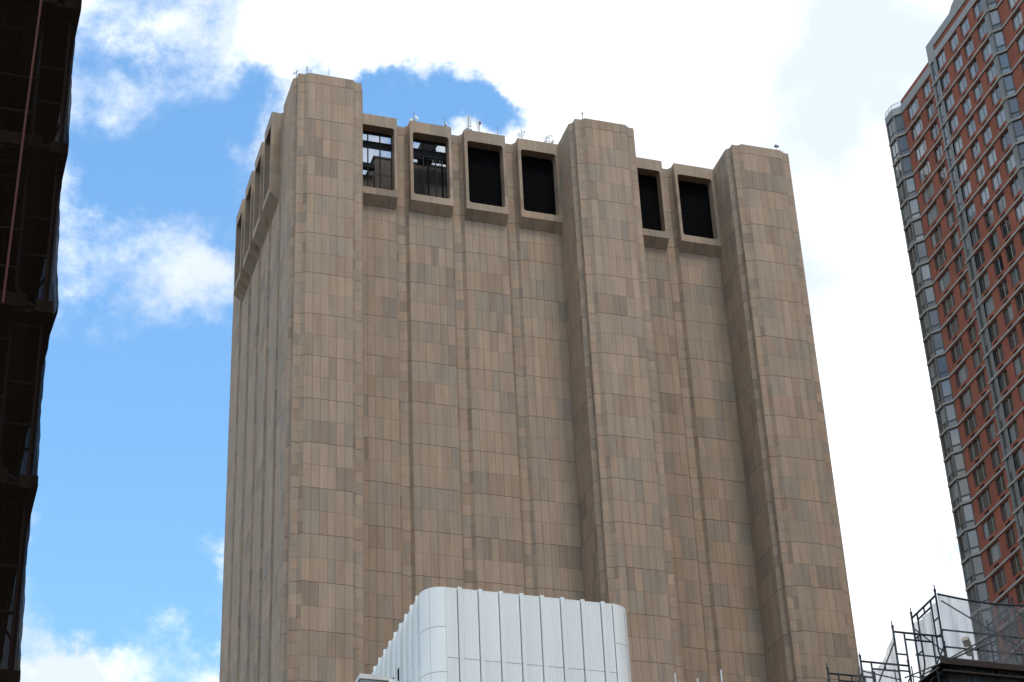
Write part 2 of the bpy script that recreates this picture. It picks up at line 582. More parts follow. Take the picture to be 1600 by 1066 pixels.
block('office_tower', 'brown office tower far down the street on the right', 130, 190, -260, -195, 220, 'city_brick')
block('office_tower', 'stone office tower far down the street on the left', -260, -200, -300, -230, 190, 'city_stone')

# ------------------------------------------------------------------ granite tower
ZT, ZK = 168.228, 166.833          # parapet top, first strong joint; storey joints every 5.5 m below
H = 5.5
TC, TB, TS, TW = 1.189, 0.413, 0.401, 5.3925
TX = (0.0, 34.831, 55.806)
SX = -TC - TS
WY = 6.8                            # wall plane of the long front
GD = 0.42                           # groove depth
BAYS_F = [(6.98, 12.36), (13.98, 19.31), (20.95, 26.28), (27.90, 33.24), (41.79, 47.16), (48.80, 54.21)]
BAYS_L = [(26.50, 30.86), (20.44, 24.79), (14.37, 18.72), (8.30, 12.65)]
Z_SOF_B, Z_SOF_F = 155.03, 156.08

tower = thing('granite_tower', 'windowless brown granite skyscraper with tall plain shafts and dark vent bays at the top', 'skyscraper')

edges = []      # (A, B, type)
def E(a, b, t):
    edges.append((a, b, t))
def groove(p0, p1, along, inn):
    """recessed strip between two wall panels; along = unit direction, inn = inward unit"""
    a, b = Vector(p0), Vector(p1)
    al, nn = Vector(along), Vector(inn)
    q0 = a + al * 0.35 + nn * GD
    q1 = b - al * 0.35 + nn * GD
    E(tuple(a), tuple(q0), 'blk')
    E(tuple(q0), tuple(q1), 'blk')
    E(tuple(q1), tuple(b), 'blk')
YF = 37.6
# long side in shade on the left (faces -X), from far to near
E((SX, YF), (SX, 32.4), 'main')
prev = 32.4
for (y0, y1) in BAYS_L:
    groove((SX, prev), (SX, y1), (0, -1), (1, 0))
    E((SX, y1), (SX, y0), 'wallL')
    prev = y0
groove((SX, prev), (SX, 6.85), (0, -1), (1, 0))
def tower_front(x0, first=False, last=False):
    if first:
        E((SX, 6.85), (SX, TS + TC), 'main')
    else:
        E((x0 + SX, WY), (x0 + SX, TS + TC), 'main')
    E((x0 + SX, TS + TC), (x0 - TC, TS + TC - TB), 'blk')
    E((x0 - TC, TS + TC - TB), (x0 - TC, TS), 'blk')
    E((x0 - TC, TS), (x0 - TB, TS), 'blk')
    E((x0 - TB, TS), (x0, 0), 'blk')
    E((x0, 0), (x0 + TW, 0), 'main')
    E((x0 + TW, 0), (x0 + TW + TB, TS), 'blk')
    E((x0 + TW + TB, TS), (x0 + TW + TC, TS), 'blk')
    E((x0 + TW + TC, TS), (x0 + TW + TC, TS + TC - TB), 'blk')
    E((x0 + TW + TC, TS + TC - TB), (x0 + TW + TC + TS, TS + TC), 'blk')
    E((x0 + TW + TC + TS, TS + TC), (x0 + TW + TC + TS, YF if last else WY), 'side' if last else 'main')
def walls(bays, xend):
    for i, (a, b) in enumerate(bays):
        E((a, WY), (b, WY), 'wallF')
        if i + 1 < len(bays):
            groove((b, WY), (bays[i + 1][0], WY), (1, 0), (0, 1))
tower_front(0.0, first=True)
walls(BAYS_F[:4], 0)
tower_front(TX[1])
walls(BAYS_F[4:], 0)
tower_front(TX[2], last=True)
E((TX[2] + TW + TC + TS, YF), (SX, YF), 'back')
# snap tiny mismatches so the outline is one closed loop
outl = [Vector(e[0]) for e in edges]
n = len(outl)
edges = [(outl[i], outl[(i + 1) % n], edges[i][2]) for i in range(n)]
def inset(d):
    res = []
    for i in range(n):
        p0, p1, p2 = outl[i - 1], outl[i], outl[(i + 1) % n]
        d1, d2 = (p1 - p0).normalized(), (p2 - p1).normalized()
        n1, n2 = Vector((-d1.y, d1.x)), Vector((-d2.y, d2.x))   # inward
        bis = (n1 + n2)
        bis /= max(0.35, bis.length_squared / 2)
        res.append(p1 + bis * d)
    return res
INS = inset(0.075)
core = MB()
core.prism([tuple(p) for p in INS], 0.0, 156.02)
def chain(i0, i1, extra):
    pts = [tuple(INS[k]) for k in range(i0, i1 + 1)] + extra
    core.prism(pts, 154.9, ZT - 0.04)
def idx(p):
    for i, q in enumerate(outl):
        if (q - Vector(p)).length < 0.02:
            return i
    raise ValueError(p)
# shafts
i0, i1 = idx((SX, 8.30)), idx((6.98, WY))
chain(i0, i1, [(6.90, 8.3)])
i0, i1 = idx((33.24, WY)), idx((41.79, WY))
chain(i0, i1, [(41.72, 8.3), (33.31, 8.3)])
i0 = idx((54.21, WY))
i1 = idx((TX[2] + TW + TC + TS, TS + TC))
chain(i0, i1, [(TX[2] + TW + TC + TS - 0.08, 8.3), (54.28, 8.3)])
chain(idx((SX, YF)), idx((SX, 30.86)), [(1.0, 30.86), (1.0, YF - 0.08)])
# piers between the bays
for a, b in zip(BAYS_F[:3] + BAYS_F[4:5], BAYS_F[1:4] + BAYS_F[5:]):
    i0 = idx((a[1], WY))
    chain(i0, i0 + 3, [(b[0], 8.3), (a[1], 8.3)])
for a, b in zip(BAYS_L[:3], BAYS_L[1:]):
    i0 = idx((SX, a[0]))
    chain(i0, i0 + 3, [(SX + 1.5, b[1]), (SX + 1.5, a[0])])
# rear and right parapet walls round the open plenum
core.box(1.0, 62.6, 36.6, 37.4, 154.9, ZT - 0.05)
core.box(61.8, 62.7, 8.3, 36.6, 154.9, ZT - 0.05)
core.build('wall', 'joint', tower)

# cladding slabs
slabs = []          # (corner list of 8, tone, kind, facing centre, normal)
def rows(kind, zmax):
    zs = []
    step = H / 4 if kind == 'blk' else H / 2
    z = ZK
    zs.append((ZK, ZT, True))
    k = 0
    per = 4 if kind == 'blk' else 2
    while z > 70.0:
        zs.append((z - step, z, (k % per) == 0))
        z -= step
        k += 1
    while z > 0.3:
        zs.append((max(0.02, z - H), z, True))
        z -= H
    out = []
    for a, b, s in zs:
        if a >= zmax:
            continue
        out.append((a, min(b, zmax), s))
    return out
def tone_pick():
    return (random.choice((0, 1, 2, 3, 4, 5, 6, 7, 8, 9, 10, 11, 13, 14, 1, 2, 4, 6, 9, 11, 13, 12, 15)) + 0.5) / 16
def clad(A, B, typ):
    d = (B - A)
    L = d.length
    d = d / L
    nrm = Vector((d.y, -d.x))
    if typ in ('main', 'wallF', 'wallL'):
        nc = max(1, round(L / 0.895))
    elif typ in ('side', 'back'):
        nc = max(1, round(L / 1.8))
    else:
        nc = 1
    zmax = Z_SOF_B if typ.startswith('wall') else ZT
    gap = 0.011
    rs = rows('blk' if typ == 'blk' else 'big', zmax)
    for (z0, z1, strong) in rs:
        run = 0
        for c in range(nc):
            u0, u1 = L * c / nc, L * (c + 1) / nc
            # neighbouring slabs are often cut from the same block
            if run <= 0 or c == 0:
                tn = tone_pick()
                run = random.choice((1, 1, 1, 2, 2, 3))
            run -= 1
            j = random.uniform(-0.006, 0.006)
            ga = 0.003 if (c == 0) else gap
            gb = 0.003 if (c == nc - 1) else gap
            a = A + d * (u0 + ga) + nrm * j
            b = A + d * (u1 - gb) + nrm * j
            ai, bi = a - nrm * 0.062, b - nrm * 0.062
            zt = z1 - (0.037 if strong and z1 < ZT - 0.1 else (0.012 if z1 < ZT - 0.1 else 0.0))
            zb = z0 + 0.010
            p = [(a.x, a.y, zb), (b.x, b.y, zb), (bi.x, bi.y, zb), (ai.x, ai.y, zb), (a.x, a.y, zt), (b.x, b.y, zt), (bi.x, bi.y, zt), (ai.x, ai.y, zt)]
            cen = Vector(((a.x + b.x) / 2, (a.y + b.y) / 2, (zt + zb) / 2))
            slabs.append((p, tn, 'corner_block' if typ == 'blk' else 'stone_panel', cen, Vector((nrm.x, nrm.y, 0))))
for A, B, typ in edges:
    clad(A, B, typ)
# which slabs show largest in the photograph's view
bv, bf = [], []
for p, *_ in slabs:
    i = len(bv)
    bv += [Vector(q) for q in p]
    bf += [(i, i + 1, i + 5, i + 4)]
def add_occluder(x0, x1, y0, y1, z0, z1):
    i = len(bv)
    bv.extend(Vector(q) for q in [(x0, y0, z0), (x1, y0, z0), (x1, y1, z0), (x0, y1, z0), (x0, y0, z1), (x1, y0, z1), (x1, y1, z1), (x0, y1, z1)])
    bf.extend(tuple(i + k for k in q) for q in ((0, 1, 5, 4), (1, 2, 6, 5), (2, 3, 7, 6), (3, 0, 4, 7)))
add_occluder(-12.2, 0.0, -90, -78, 0, 55.2)
for (x0, x1) in BAYS_F:
    add_occluder(x0, x1, 5.8, 6.7, Z_SOF_F, ZT)
bvh = BVHTree.FromPolygons(bv, bf)
score = {'stone_panel': [], 'corner_block': []}
for k, (p, tn, kind, cen, nrm) in enumerate(slabs):
    to = CAM_P - cen
    if to.dot(nrm) <= 0:
        continue
    px = [to_px(p[q]) for q in (0, 1, 5, 4)]
    cx, cy = to_px(cen)
    if not (5 < cx < 1595 and 0 < cy < 1060):
        continue
    ar = 0.5 * abs(sum(px[i][0] * px[(i + 1) % 4][1] - px[(i + 1) % 4][0] * px[i][1] for i in range(4)))
    score[kind].append((ar, k))
single = set()
for kind in score:
    score[kind].sort(reverse=True)
    cnt = 0
    for ar, k in score[kind]:
        cen = slabs[k][3]
        dr = (cen - CAM_P)
        hit = bvh.ray_cast(CAM_P, dr.normalized())
        if hit[0] is not None and hit[3] < dr.length - 0.25:
            continue
        single.add(k)
        cnt += 1
        if cnt >= 298:
            break
rest = {'stone_panel': MB(), 'corner_block': MB()}
for k, (p, tn, kind, cen, nrm) in enumerate(slabs):
    if k in single:
        m = MB()
        m.hexa(p, 0, tn)
        m.build(kind, 'granite', tower)
    else:
        rest[kind].hexa(p, 0, tn)
for kind, m in rest.items():
    m.build(kind, 'granite', tower, kind='stuff')

# vent bays: projecting frames with rounded openings
Z_OT, Z_OB = 166.55, 157.05
def vent_bay(base, u, nrm, W, proud, louvre=True):
    """base: lower-left-front plan corner seen from outside, u: along, nrm: outward"""
    base, u, nrm = Vector((*base, 0)), Vector((*u, 0)), Vector((*nrm, 0))
    D = proud + 0.40
    mg = 0.37
    r = 0.34
    P = lambda a, d, z: base + u * a - nrm * d + Vector((0, 0, z))
    def piece(poly, name):
        m = MB()
        t = tone_pick()
        jit = random.uniform(0, 0.006)
        m.extrude([P(a, jit, z) for a, z in poly], -nrm * (D - jit), 0, t)
        m.build(name, 'granite', tower)
    gp = 0.007
    mid = W / 2
    arc = lambda cx, cz, a0, a1: [(cx + r * math.cos(a0 + (a1 - a0) * i / 6), cz + r * math.sin(a0 + (a1 - a0) * i / 6)) for i in range(7)]
    o0, o1 = mg, W - mg
    hp = math.pi / 2
    zl = Z_OT - r
    piece([(0, zl + gp)] + [(o0, zl + gp)] + arc(o0 + r, Z_OT - r, math.pi, hp)[1:] + [(mid - gp, Z_OT), (mid - gp, ZT), (0, ZT)], 'lintel_stone')
    piece([(mid + gp, Z_OT)] + arc(o1 - r, Z_OT - r, hp, 0) [:-1] + [(o1, zl + gp), (W, zl + gp), (W, ZT), (mid + gp, ZT)], 'lintel_stone')
    zs = Z_OB + r
    piece([(0, Z_SOF_F), (mid - gp, Z_SOF_F), (mid - gp, Z_OB)] + arc(o0 + r, Z_OB + r, 1.5 * math.pi, math.pi)[:-1] + [(o0, zs - gp), (0, zs - gp)], 'sill_stone')
    piece([(mid + gp, Z_SOF_F), (W, Z_SOF_F), (W, zs - gp), (o1, zs - gp)] + arc(o1 - r, Z_OB + r, 2 * math.pi, 1.5 * math.pi)[1:] + [(mid + gp, Z_OB)], 'sill_stone')
    nj = 6
    for i in range(nj):
        za, zb = zs + (zl - zs) * i / nj + gp, zs + (zl - zs) * (i + 1) / nj - gp
        piece([(0, za), (o0, za), (o0, zb), (0, zb)], 'jamb_stone')
        piece([(o1, za), (W, za), (W, zb), (o1, zb)], 'jamb_stone')
    # sloping soffit slabs
    ns = 6
    for i in range(ns):
        m = MB()
        a0, a1 = W * i / ns + gp, W * (i + 1) / ns - gp
        m.extrude([P(a0, 0.015, Z_SOF_F - 0.012), P(a0, proud - 0.005, Z_SOF_B + 0.004), P(a0, proud - 0.005, Z_SOF_F - 0.012)], u * (a1 - a0), 0, tone_pick())
        m.build('soffit_panel', 'granite', tower)
    if louvre:
        m = MB()
        dq = D - 0.06
        m.poly([P(o0 - 0.05, dq, Z_OB - 0.1), P(o1 + 0.05, dq, Z_OB - 0.1), P(o1 + 0.05, dq, Z_OT + 0.1), P(o0 - 0.05, dq, Z_OT + 0.1)], 1)
        z = Z_OB + 0.02
        while z < Z_OT:
            m.extrude([P(o0, dq - 0.16, z), P(o0, dq - 0.155, z + 0.03), P(o0, dq - 0.01, z + 0.26), P(o0, dq - 0.01, z + 0.23)], u * (o1 - o0), 0)
            z += 0.30
        m.build('louvre', ['black_louvre', 'void'], tower)
for i, (a, b) in enumerate(BAYS_F):
    vent_bay((a + 0.005, 5.8), (1, 0), (0, -1), b - a - 0.01, 1.0, louvre=i >= 2)
for (y0, y1) in BAYS_L:
    vent_bay((-2.75, y1 - 0.005), (0, -1), (-1, 0), y1 - y0 - 0.01, 1.16, louvre=True)

# open bays: steel mullions, transom beam, bird screen; plant behind them under the open sky
for bi, xs in ((0, (8.98, 10.51)), (1, (15.98, 17.55))):
    a, b = BAYS_F[bi]
    m = MB()
    m.box(a + 0.3, b - 0.3, 7.10, 7.20, 163.98, 164.16)
    m.box(a + 0.3, b - 0.3, 7.18, 7.24, 164.16, 164.92)
    m.box(a + 0.3, b - 0.3, 7.10, 7.20, 164.92, 165.10)
    m.box(a + 0.3, b - 0.3, 7.12, 7.3, 166.2, 166.6)
    m.build('transom_beam', 'dark_steel', tower)
    for x in xs + (b - 0.36 - 0.03,):
        m = MB()
        m.box(x - 0.07, x + 0.07, 7.02, 7.16, 157.0, 166.6)
        m.build('mullion', 'dark_steel', tower)
    m = MB()
    m.poly([(a + 0.3, 7.32, 157.0), (b - 0.3, 7.32, 157.0), (b - 0.3, 7.32, 166.6), (a + 0.3, 7.32, 166.6)])
    m.build('bird_screen', 'screen', tower)
pent = MB()
pent.box(11.1, 24.0, 12.0, 20.0, 155.0, 166.8)
pent.box(10.9, 24.2, 11.9, 20.1, 166.62, 166.82)
pent.box(4.0, 11.1, 12.4, 13.2, 155.0, 164.0)
for z in (158.4, 161.2, 164.0):
    pent.box(11.08, 24.02, 11.97, 12.0, z, z + 0.05)
pent.build('penthouse', 'penthouse', tower)
pl = MB()
pl.box(5.5, 11.0, 11.6, 12.3, 164.6, 165.3)
pl.tube((7.5, 11.4, 155.0), (7.5, 11.4, 164.6), 0.35, 10)
pl.build('duct', 'dark_steel', tower)
pl = MB()
pl.box(16.3, 18.1, 9.2, 11.0, 165.9, 167.9)
pl.tube((16.6, 9.1, 165.2), (18.4, 9.1, 167.7), 0.10, 8)
pl.box(14.3, 20.2, 9.3, 9.6, 165.35, 165.9)
for x in (15.0, 17.2, 19.0):
    pl.box(x, x + 0.16, 9.4, 9.6, 155.0, 165.4)
pl.build('cooling_unit', 'dark_steel', tower)
pl = MB()
for z in (166.5, 166.95, 167.4):
    pl.box(18.1, 21.5, 10.3, 11.2, z, z + 0.34)
pl.build('pale_duct', 'antenna_white', tower)
for x in (17.83, 18.7, 19.03, 19.56):
    m = MB()
    m.tube((x, 9.15, 164.5), (x, 9.15, 165.3), 0.05, 8)
    m.build('white_pipe', 'antenna_white', tower)

# ------------------------------------------------------------------ roof antennas
def dish(mb, c, nrm, r, mi=0):
    c, nrm = Vector(c), Vector(nrm).normalized()
    a = nrm.orthogonal().normalized()
    b = nrm.cross(a)
    rings = [(0.0, -0.35), (0.5, -0.28), (0.85, -0.1), (1.0, 0.0), (1.0, 0.12), (0.0, 0.14)]
    N = 12
    i0 = len(mb.v)
    for rr, h in rings:
        for k in range(N):
            t = 2 * math.pi * k / N
            mb.v.append(tuple(c + nrm * h * r + (a * math.cos(t) + b * math.sin(t)) * max(rr, 0.01) * r))
    for q in range(len(rings) - 1):
        for k in range(N):
            j = (k + 1) % N
            mb.f.append((i0 + q * N + k, i0 + q * N + j, i0 + (q + 1) * N + j, i0 + (q + 1) * N + k))
            mb.m.append(mi)
            mb.t.append(0)
def mast(name, label, cat, x, y, h, bits, group=None, z=ZT, pole_r=0.045):
    t = thing(name, label, cat, (x, y, z), group)
    def P(q):
        return (x + q[0], y + q[1], z + q[2])
    m = MB()
    m.tube(P((0, 0, -0.03)), P((0, 0, h)), pole_r, 6)
    m.box(x - 0.16, x + 0.16, y - 0.16, y + 0.16, z - 0.03, z + 0.08)
    m.build('pole', 'antenna_grey', t)
    for kind, *a in bits:
        m = MB()
        if kind == 'dish':
            c, nr, r = a
            dish(m, P(c), nr, r)
            m.tube(P((0, 0, c[2])), P(c), 0.035)
            m.build('dish', 'antenna_white', t)
        elif kind == 'panel':
            c, w, hh, tilt = a
            p = [(-w / 2, -0.07, 0), (w / 2, -0.07, 0), (w / 2, 0.07, 0), (-w / 2, 0.07, 0)]
            pts = []
            for zz in (-hh / 2, hh / 2):
                for q in p:
                    pts.append(P((c[0] + q[0] + tilt * zz, c[1] + q[1], c[2] + zz)))
            m.hexa(pts)
            for zz in (-hh / 3, hh / 3):
                m.tube(P((0, 0, c[2] + zz)), P((c[0] + tilt * zz, c[1], c[2] + zz)), 0.025)
            m.build('panel_antenna', 'antenna_white', t)
        elif kind == 'arm':
            a0, a1 = a
            m.tube(P(a0), P(a1), 0.03)
            m.build('arm', 'antenna_grey', t)
        elif kind == 'box':
            c, s = a
            m.box(x + c[0] - s, x + c[0] + s, y + c[1] - s, y + c[1] + s, z + c[2] - s, z + c[2] + s)
            m.build('radio_box', 'antenna_grey', t)
    return t
G = 'antennas on the tower roof'
mast('dish_mast', 'small grey dish antenna on the left corner of the left shaft roof', 'antenna', -1.1, 2.0, 1.75, [('dish', (-0.28, 0, 1.25), (-1, -.5, .3), .28), ('arm', (0, 0, 1.2), (0.2, -.2, 1.75))], G)
mast('antenna_mast', 'bent antenna mast near the left end of the left shaft roof', 'antenna', -0.1, 0.7, 1.55, [('arm', (0, 0, 1.5), (0.30, 0, 0.75))], G)
mast('short_antenna', 'very short rod antenna just right of the bent mast on the left shaft', 'antenna', 0.42, 0.7, 1.1, [], G, pole_r=0.03)
mast('rod_antenna', 'straight rod antenna standing alone at the middle of the left shaft roof', 'antenna', 2.6, 0.6, 1.75, [], G, pole_r=0.035)
mast('dish_mast', 'pair of pale dishes round a rod at the left end of the second vent bay', 'antenna', 14.65, 6.3, 1.9, [('dish', (0.32, -.1, .95), (.5, -1, .2), .34), ('dish', (-0.36, -.1, .45), (-.8, -1, .1), .30), ('box', (.1, -.1, .35), .16)], G)
mast('dish_mast', 'rod with one small pale dish at the right end of the second vent bay', 'antenna', 18.6, 6.3, 1.85, [('dish', (0.22, -.1, .75), (1, -1, .2), .26), ('box', (.15, 0, .4), .12)], G)
mast('panel_antenna_mast', 'tallest mast with two upright white panel antennas on the third vent bay', 'antenna', 21.75, 6.3, 2.75, [('panel', (-.17, -.1, 1.75), .18, 1.7, 0), ('panel', (.20, -.1, 1.75), .18, 1.7, 0), ('box', (-.2, 0, .4), .2), ('box', (.22, 0, .35), .16)], G)
mast('panel_antenna_mast', 'mast with one leaning white panel antenna right of the tallest mast', 'antenna', 23.15, 6.3, 2.0, [('panel', (-.22, -.1, 1.25), .22, 2.0, -0.16), ('box', (.08, 0, 1.85), .14)], G)
mast('rod_antenna', 'slim dark rod antenna at the right end of the third vent bay', 'antenna', 25.5, 6.3, 1.85, [('box', (.02, 0, .2), .12)], G, pole_r=0.035)
mast('dish_mast', 'large round white dish with a smaller one above it on the fourth vent bay', 'antenna', 28.7, 6.3, 1.9, [('dish', (-0.22, -.15, .85), (-.4, -1, .15), .46), ('dish', (0.35, -.1, 1.5), (.9, -1, .2), .26)], G)
mast('dish_mast', 'cluster of four small dishes beside the middle shaft on the fourth vent bay', 'antenna', 32.3, 6.3, 1.75, [('dish', (0.34, -.1, 1.55), (.8, -1, .3), .26), ('dish', (-.36, -.1, 1.1), (-.6, -1, .1), .27), ('dish', (-.5, -.1, .55), (-.6, -1, 0), .26), ('dish', (.48, -.1, .7), (.6, -1, 0), .28), ('box', (.3, 0, .35), .14)], G)
mast('short_antenna', 'short knobbed rod at the left corner of the middle shaft roof', 'antenna', 34.8, 0.6, 1.25, [('box', (0, 0, 1.2), .09)], G)
mast('short_antenna', 'thin rod at the right corner of the middle shaft roof', 'antenna', 40.72, 0.6, 1.1, [], G, pole_r=0.025)
mast('roof_camera', 'dark twin camera on the right shaft roof against white cloud', 'camera', 60.95, 0.7, 1.1, [('box', (-.08, -.1, 1.1), .14), ('box', (.22, -.1, 1.1), .11)], None, pole_r=0.03)
mast('roof_light', 'little slanted fixture at the right corner of the right shaft roof', 'light', 61.75, 0.6, .35, [('arm', (-.15, 0, .2), (.2, 0, .6))], None)

# ------------------------------------------------------------------ red brick apartment tower
apt = thing('apartment_tower', 'red brick apartment tower with pale floor bands and glazed corner bays at right', 'apartment building')
XA, XP = 59.45, 58.72          # recessed face, projecting faces
FH, Z1 = 2.85, 148.49          # band n at Z1 - n*FH
NF0, NF1 = 0, 24               # window rows between band n and n+1
def wall_face(mb, y_hi, y_lo, x, z0, z1, holes, depth=0.22):
    """face at plane x looking towards -X; y decreasing to the viewer's right"""
    ys = sorted({y_lo, y_hi, *[h[0] for h in holes], *[h[1] for h in holes]})
    zs = sorted({z0, z1, *[h[2] for h in holes], *[h[3] for h in holes]})
    # merge cells per z strip
    for za, zb in zip(zs, zs[1:]):
        hs = sorted([(h[0], h[1]) for h in holes if h[2] < (za + zb) / 2 < h[3]])
        y = y_lo
        for (a, b) in hs + [(y_hi, y_hi)]:
            if a > y + 1e-4:
                mb.poly([(x, a, za), (x, y, za), (x, y, zb), (x, a, zb)])
            y = b
    for (a, b, c, d) in holes:
        xi = x + depth
        mb.poly([(x, b, c), (x, a, c), (xi, a, c), (xi, b, c)])
        mb.poly([(x, a, d), (x, b, d), (xi, b, d), (xi, a, d)])
        mb.poly([(x, a, c), (x, a, d), (xi, a, d), (xi, a, c)])
        mb.poly([(x, b, d), (x, b, c), (xi, b, c), (xi, b, d)])
# window columns: (y_far, y_near, plane, lites as fractions)
COLS = [(-33.45, -35.90, XA, (0, .30, .74, 1)), (-37.15, -38.80, XA, (0, .52, 1)),
        (-42.00, -43.75, XP, (0, .50, 1)), (-44.92, -46.62, XP, (0, .52, 1)), (-47.35, -49.08, XP, (0, .55, 1)), (-50.20, -51.95, XP, (0, .48, 1)),
        (-55.25, -57.05, XA, (0, .50, 1)), (-58.60, -60.40, XA, (0, .50, 1)), (-62.0, -63.8, XA, (0, .5, 1))]
HOLES = {'A': [], 'P': [], 'N': []}
ZB = lambda k: Z1 - k * FH
WT, WB = 0.24, 2.06            # window head and sill below the band line
GT, GB = 2.36, 2.66            # air conditioner grille
def facekey(y, x):
    return 'P' if x == XP else ('A' if y > -41 else 'N')
pane_cache, frame_cache = {}, {}
def frame_mesh(w, h, lites):
    key = (round(w, 3), round(h, 3), lites)
    if key in frame_cache:
        return frame_cache[key]
    m = MB()
    t = 0.055
    # local: x depth, y from 0 to -w, z 0..h ; outer frame dark, mullions pale
    m.box(0, .08, -w, 0, 0, t)
    m.box(0, .08, -w, 0, h - t, h)
    m.box(0, .08, -t, 0, t, h - t)
    m.box(0, .08, -w, -w + t, t, h - t)
    for f in lites[1:-1]:
        m.box(-.02, .07, -w * f - .045, -w * f + .045, t, h - t, 1)
    frame_cache[key] = m.mesh('window', ['win_frame', 'mullion'])
    return frame_cache[key]
def pane_mesh(w, h, kind):
    key = (round(w, 3), round(h, 3), kind)
    if key not in pane_cache:
        m = MB()
        m.box(0.03, 0.05, -w, 0, 0, h)
        pane_cache[key] = m.mesh('pane', [kind])
    return pane_cache[key]
def glass_for(n_row, col):
    # upper flats get more pale panes: blinds, and sky reflection put into the colour
    pr = 0.93 - 0.085 * max(0, n_row - 2 + (1.5 if col < 2 else -2.0))
    return 'glass_blind' if random.random() < max(0.22, pr) else 'glass_dark'
def add_window(x, y, z, w, h, lites, kinds, rot=0.0):
    f = link('window', frame_mesh(w, h, lites), apt)
    f.location = (x, y, z)
    f.rotation_euler = (0, 0, rot)
    for i in range(len(lites) - 1):
        w0, w1 = w * lites[i], w * lites[i + 1]
        p = link('pane', pane_mesh(w1 - w0, h, kinds[i % len(kinds)]), f)
        p.location = (0, -w0, 0)
    return f
grille_m = MB()
grille_m.box(0.05, 0.08, -0.95, 0, 0, GB - GT)
for q in range(5):
    grille_m.box(0.0, 0.05, -0.95, 0, 0.02 + q * 0.058, 0.045 + q * 0.058)
grille_mesh = grille_m.mesh('air_grille', ['grille'])
for nrow in range(NF0 - 4, NF1):
    for ci, (ya, yb, x, li) in enumerate(COLS):
        top_ok = nrow >= 0
        if not top_ok:
            continue
        zt, zb = ZB(nrow) - WT, ZB(nrow) - WB
        cx, cy = to_px((x, (ya + yb) / 2, (zt + zb) / 2))
        inview = -20 < cx < 1625 and -25 < cy < 1090
        HOLES[facekey(ya, x)].append((yb, ya, zb, zt))
        yg0 = ya - (0.80 if ci == 0 else 0.35)
        HOLES[facekey(ya, x)].append((yg0 - 0.95, yg0, ZB(nrow) - GB, ZB(nrow) - GT))
        if inview or ci >= 0:
            k = glass_for(nrow, ci)
            kinds = [k if random.random() < .8 else ('glass_dark' if random.random() < .6 else 'glass_blind') for _ in range(3)]
            add_window(x + 0.13, ya, zb, ya - yb, zt - zb, li, kinds)
            gr = link('air_grille', grille_mesh, apt)
            gr.location = (x + 0.06, yg0, ZB(nrow) - GB)
wall = MB()
ZBASE = ZB(NF1)
wall_face(wall, -32.47, -40.45, XA, ZBASE, ZB(0) + 0.02, HOLES['A'])
wall_face(wall, -41.95, -52.72, XP, ZBASE, ZB(0) + 0.02, [h for h in HOLES['P']])
wall_face(wall, -53.50, -68.0, XA, ZBASE, ZB(0) + 0.02, HOLES['N'])
# plain base, brick strips over the cornices, body behind
wall.box(XA, 82.0, -68.0, -30.0, 0, ZBASE)
wall.box(XP, XA, -52.72, -40.45, 0, ZBASE)
wall.box(XA + 0.02, XA + 0.5, -40.45, -32.5, 149.5, 150.18)
wall.box(XP + 0.06, XA + 0.6, -66.0, -41.9, 149.25, 150.02)
wall.box(XA + 0.5, 82.0, -68.0, -30.9, ZBASE, 149.6)
wall.box(XA, 82.0, -118.0, -68.0, 0, 149.6)  # unseen length added to block sky light from the right
wall.build('brick_wall', 'brick', apt)
# cornices and parapets
c = MB()
c.box(XA - 0.10, XA + 0.5, -40.45, -32.47, 148.42, 149.5)
c.build('cornice', 'cornice', apt)
c = MB()
c.box(XP - 0.06, XA + 0.6, -53.0, -40.5, 148.36, 149.25)
c.box(XA - 0.06, XA + 0.6, -66.0, -53.0, 148.36, 149.25)
c.box(XP - 0.04, XA + 0.6, -41.9, -40.5, 149.25, 151.08)
c.box(XP - 0.04, XA + 0.6, -46.0, -41.9, 150.02, 151.08)
c.extrude([(XP - 0.04, -46.0, 150.02), (XP - 0.04, -66.0, 150.02), (XP - 0.04, -66.0, 151.9), (XP - 0.04, -47.4, 151.85), (XP - 0.04, -46.7, 151.6), (XP - 0.04, -46.0, 151.08)], (1.3, 0, 0))
c.build('parapet', 'cornice', apt)
# glazed corner bay at the far end, glazed splay of the near projection, corner lights
bayf = MB()
def quad_wall(mb, p, q, z0, z1, th=0.12, mi=0):
    p, q = Vector(p), Vector(q)
    d = (q - p).normalized()
    nn = Vector((-d.y, d.x)) * -1
    a, b = p, q
    ai, bi = p - nn * th, q - nn * th
    mb.prism([(a.x, a.y), (b.x, b.y), (bi.x, bi.y), (ai.x, ai.y)], z0, z1, mi)
P0, P1, P2 = (XP, -30.0), (XP, -31.6), (XA, -32.47)
S0, S1 = (XP, -52.72), (XA, -53.50)
def glazed_unit(p, q, n_row, lites, split, blind):
    """upper and lower lights between two plan points, for one storey"""
    p, q = Vector(p), Vector(q)
    d = (q - p)
    L = d.length
    d /= L
    rot = math.atan2(d.y, d.x) + math.pi / 2
    zt, zb = ZB(n_row) - 0.20, ZB(n_row + 1) + 0.14
    zm = zt - (zt - zb) * split
    for (z0, z1) in ((zm + 0.04, zt), (zb, zm - 0.04)):
        f = link('window', frame_mesh(L - 0.16, z1 - z0, lites), apt)
        s = p + d * 0.08
        inn = Vector((-d.y, d.x)) * 0.04
        f.location = (s.x + inn.x, s.y + inn.y, z0)
        f.rotation_euler = (0, 0, rot)
        w = L - 0.16
        for i in range(len(lites) - 1):
            kind = 'glass_blind' if random.random() < blind else 'glass_dark'  # pale pane stands for a blind and mirrored sky alike
            pp = link('pane', pane_mesh(w * (lites[i + 1] - lites[i]), z1 - z0, kind), f)
            pp.location = (0, -w * lites[i], 0)
posts = MB()
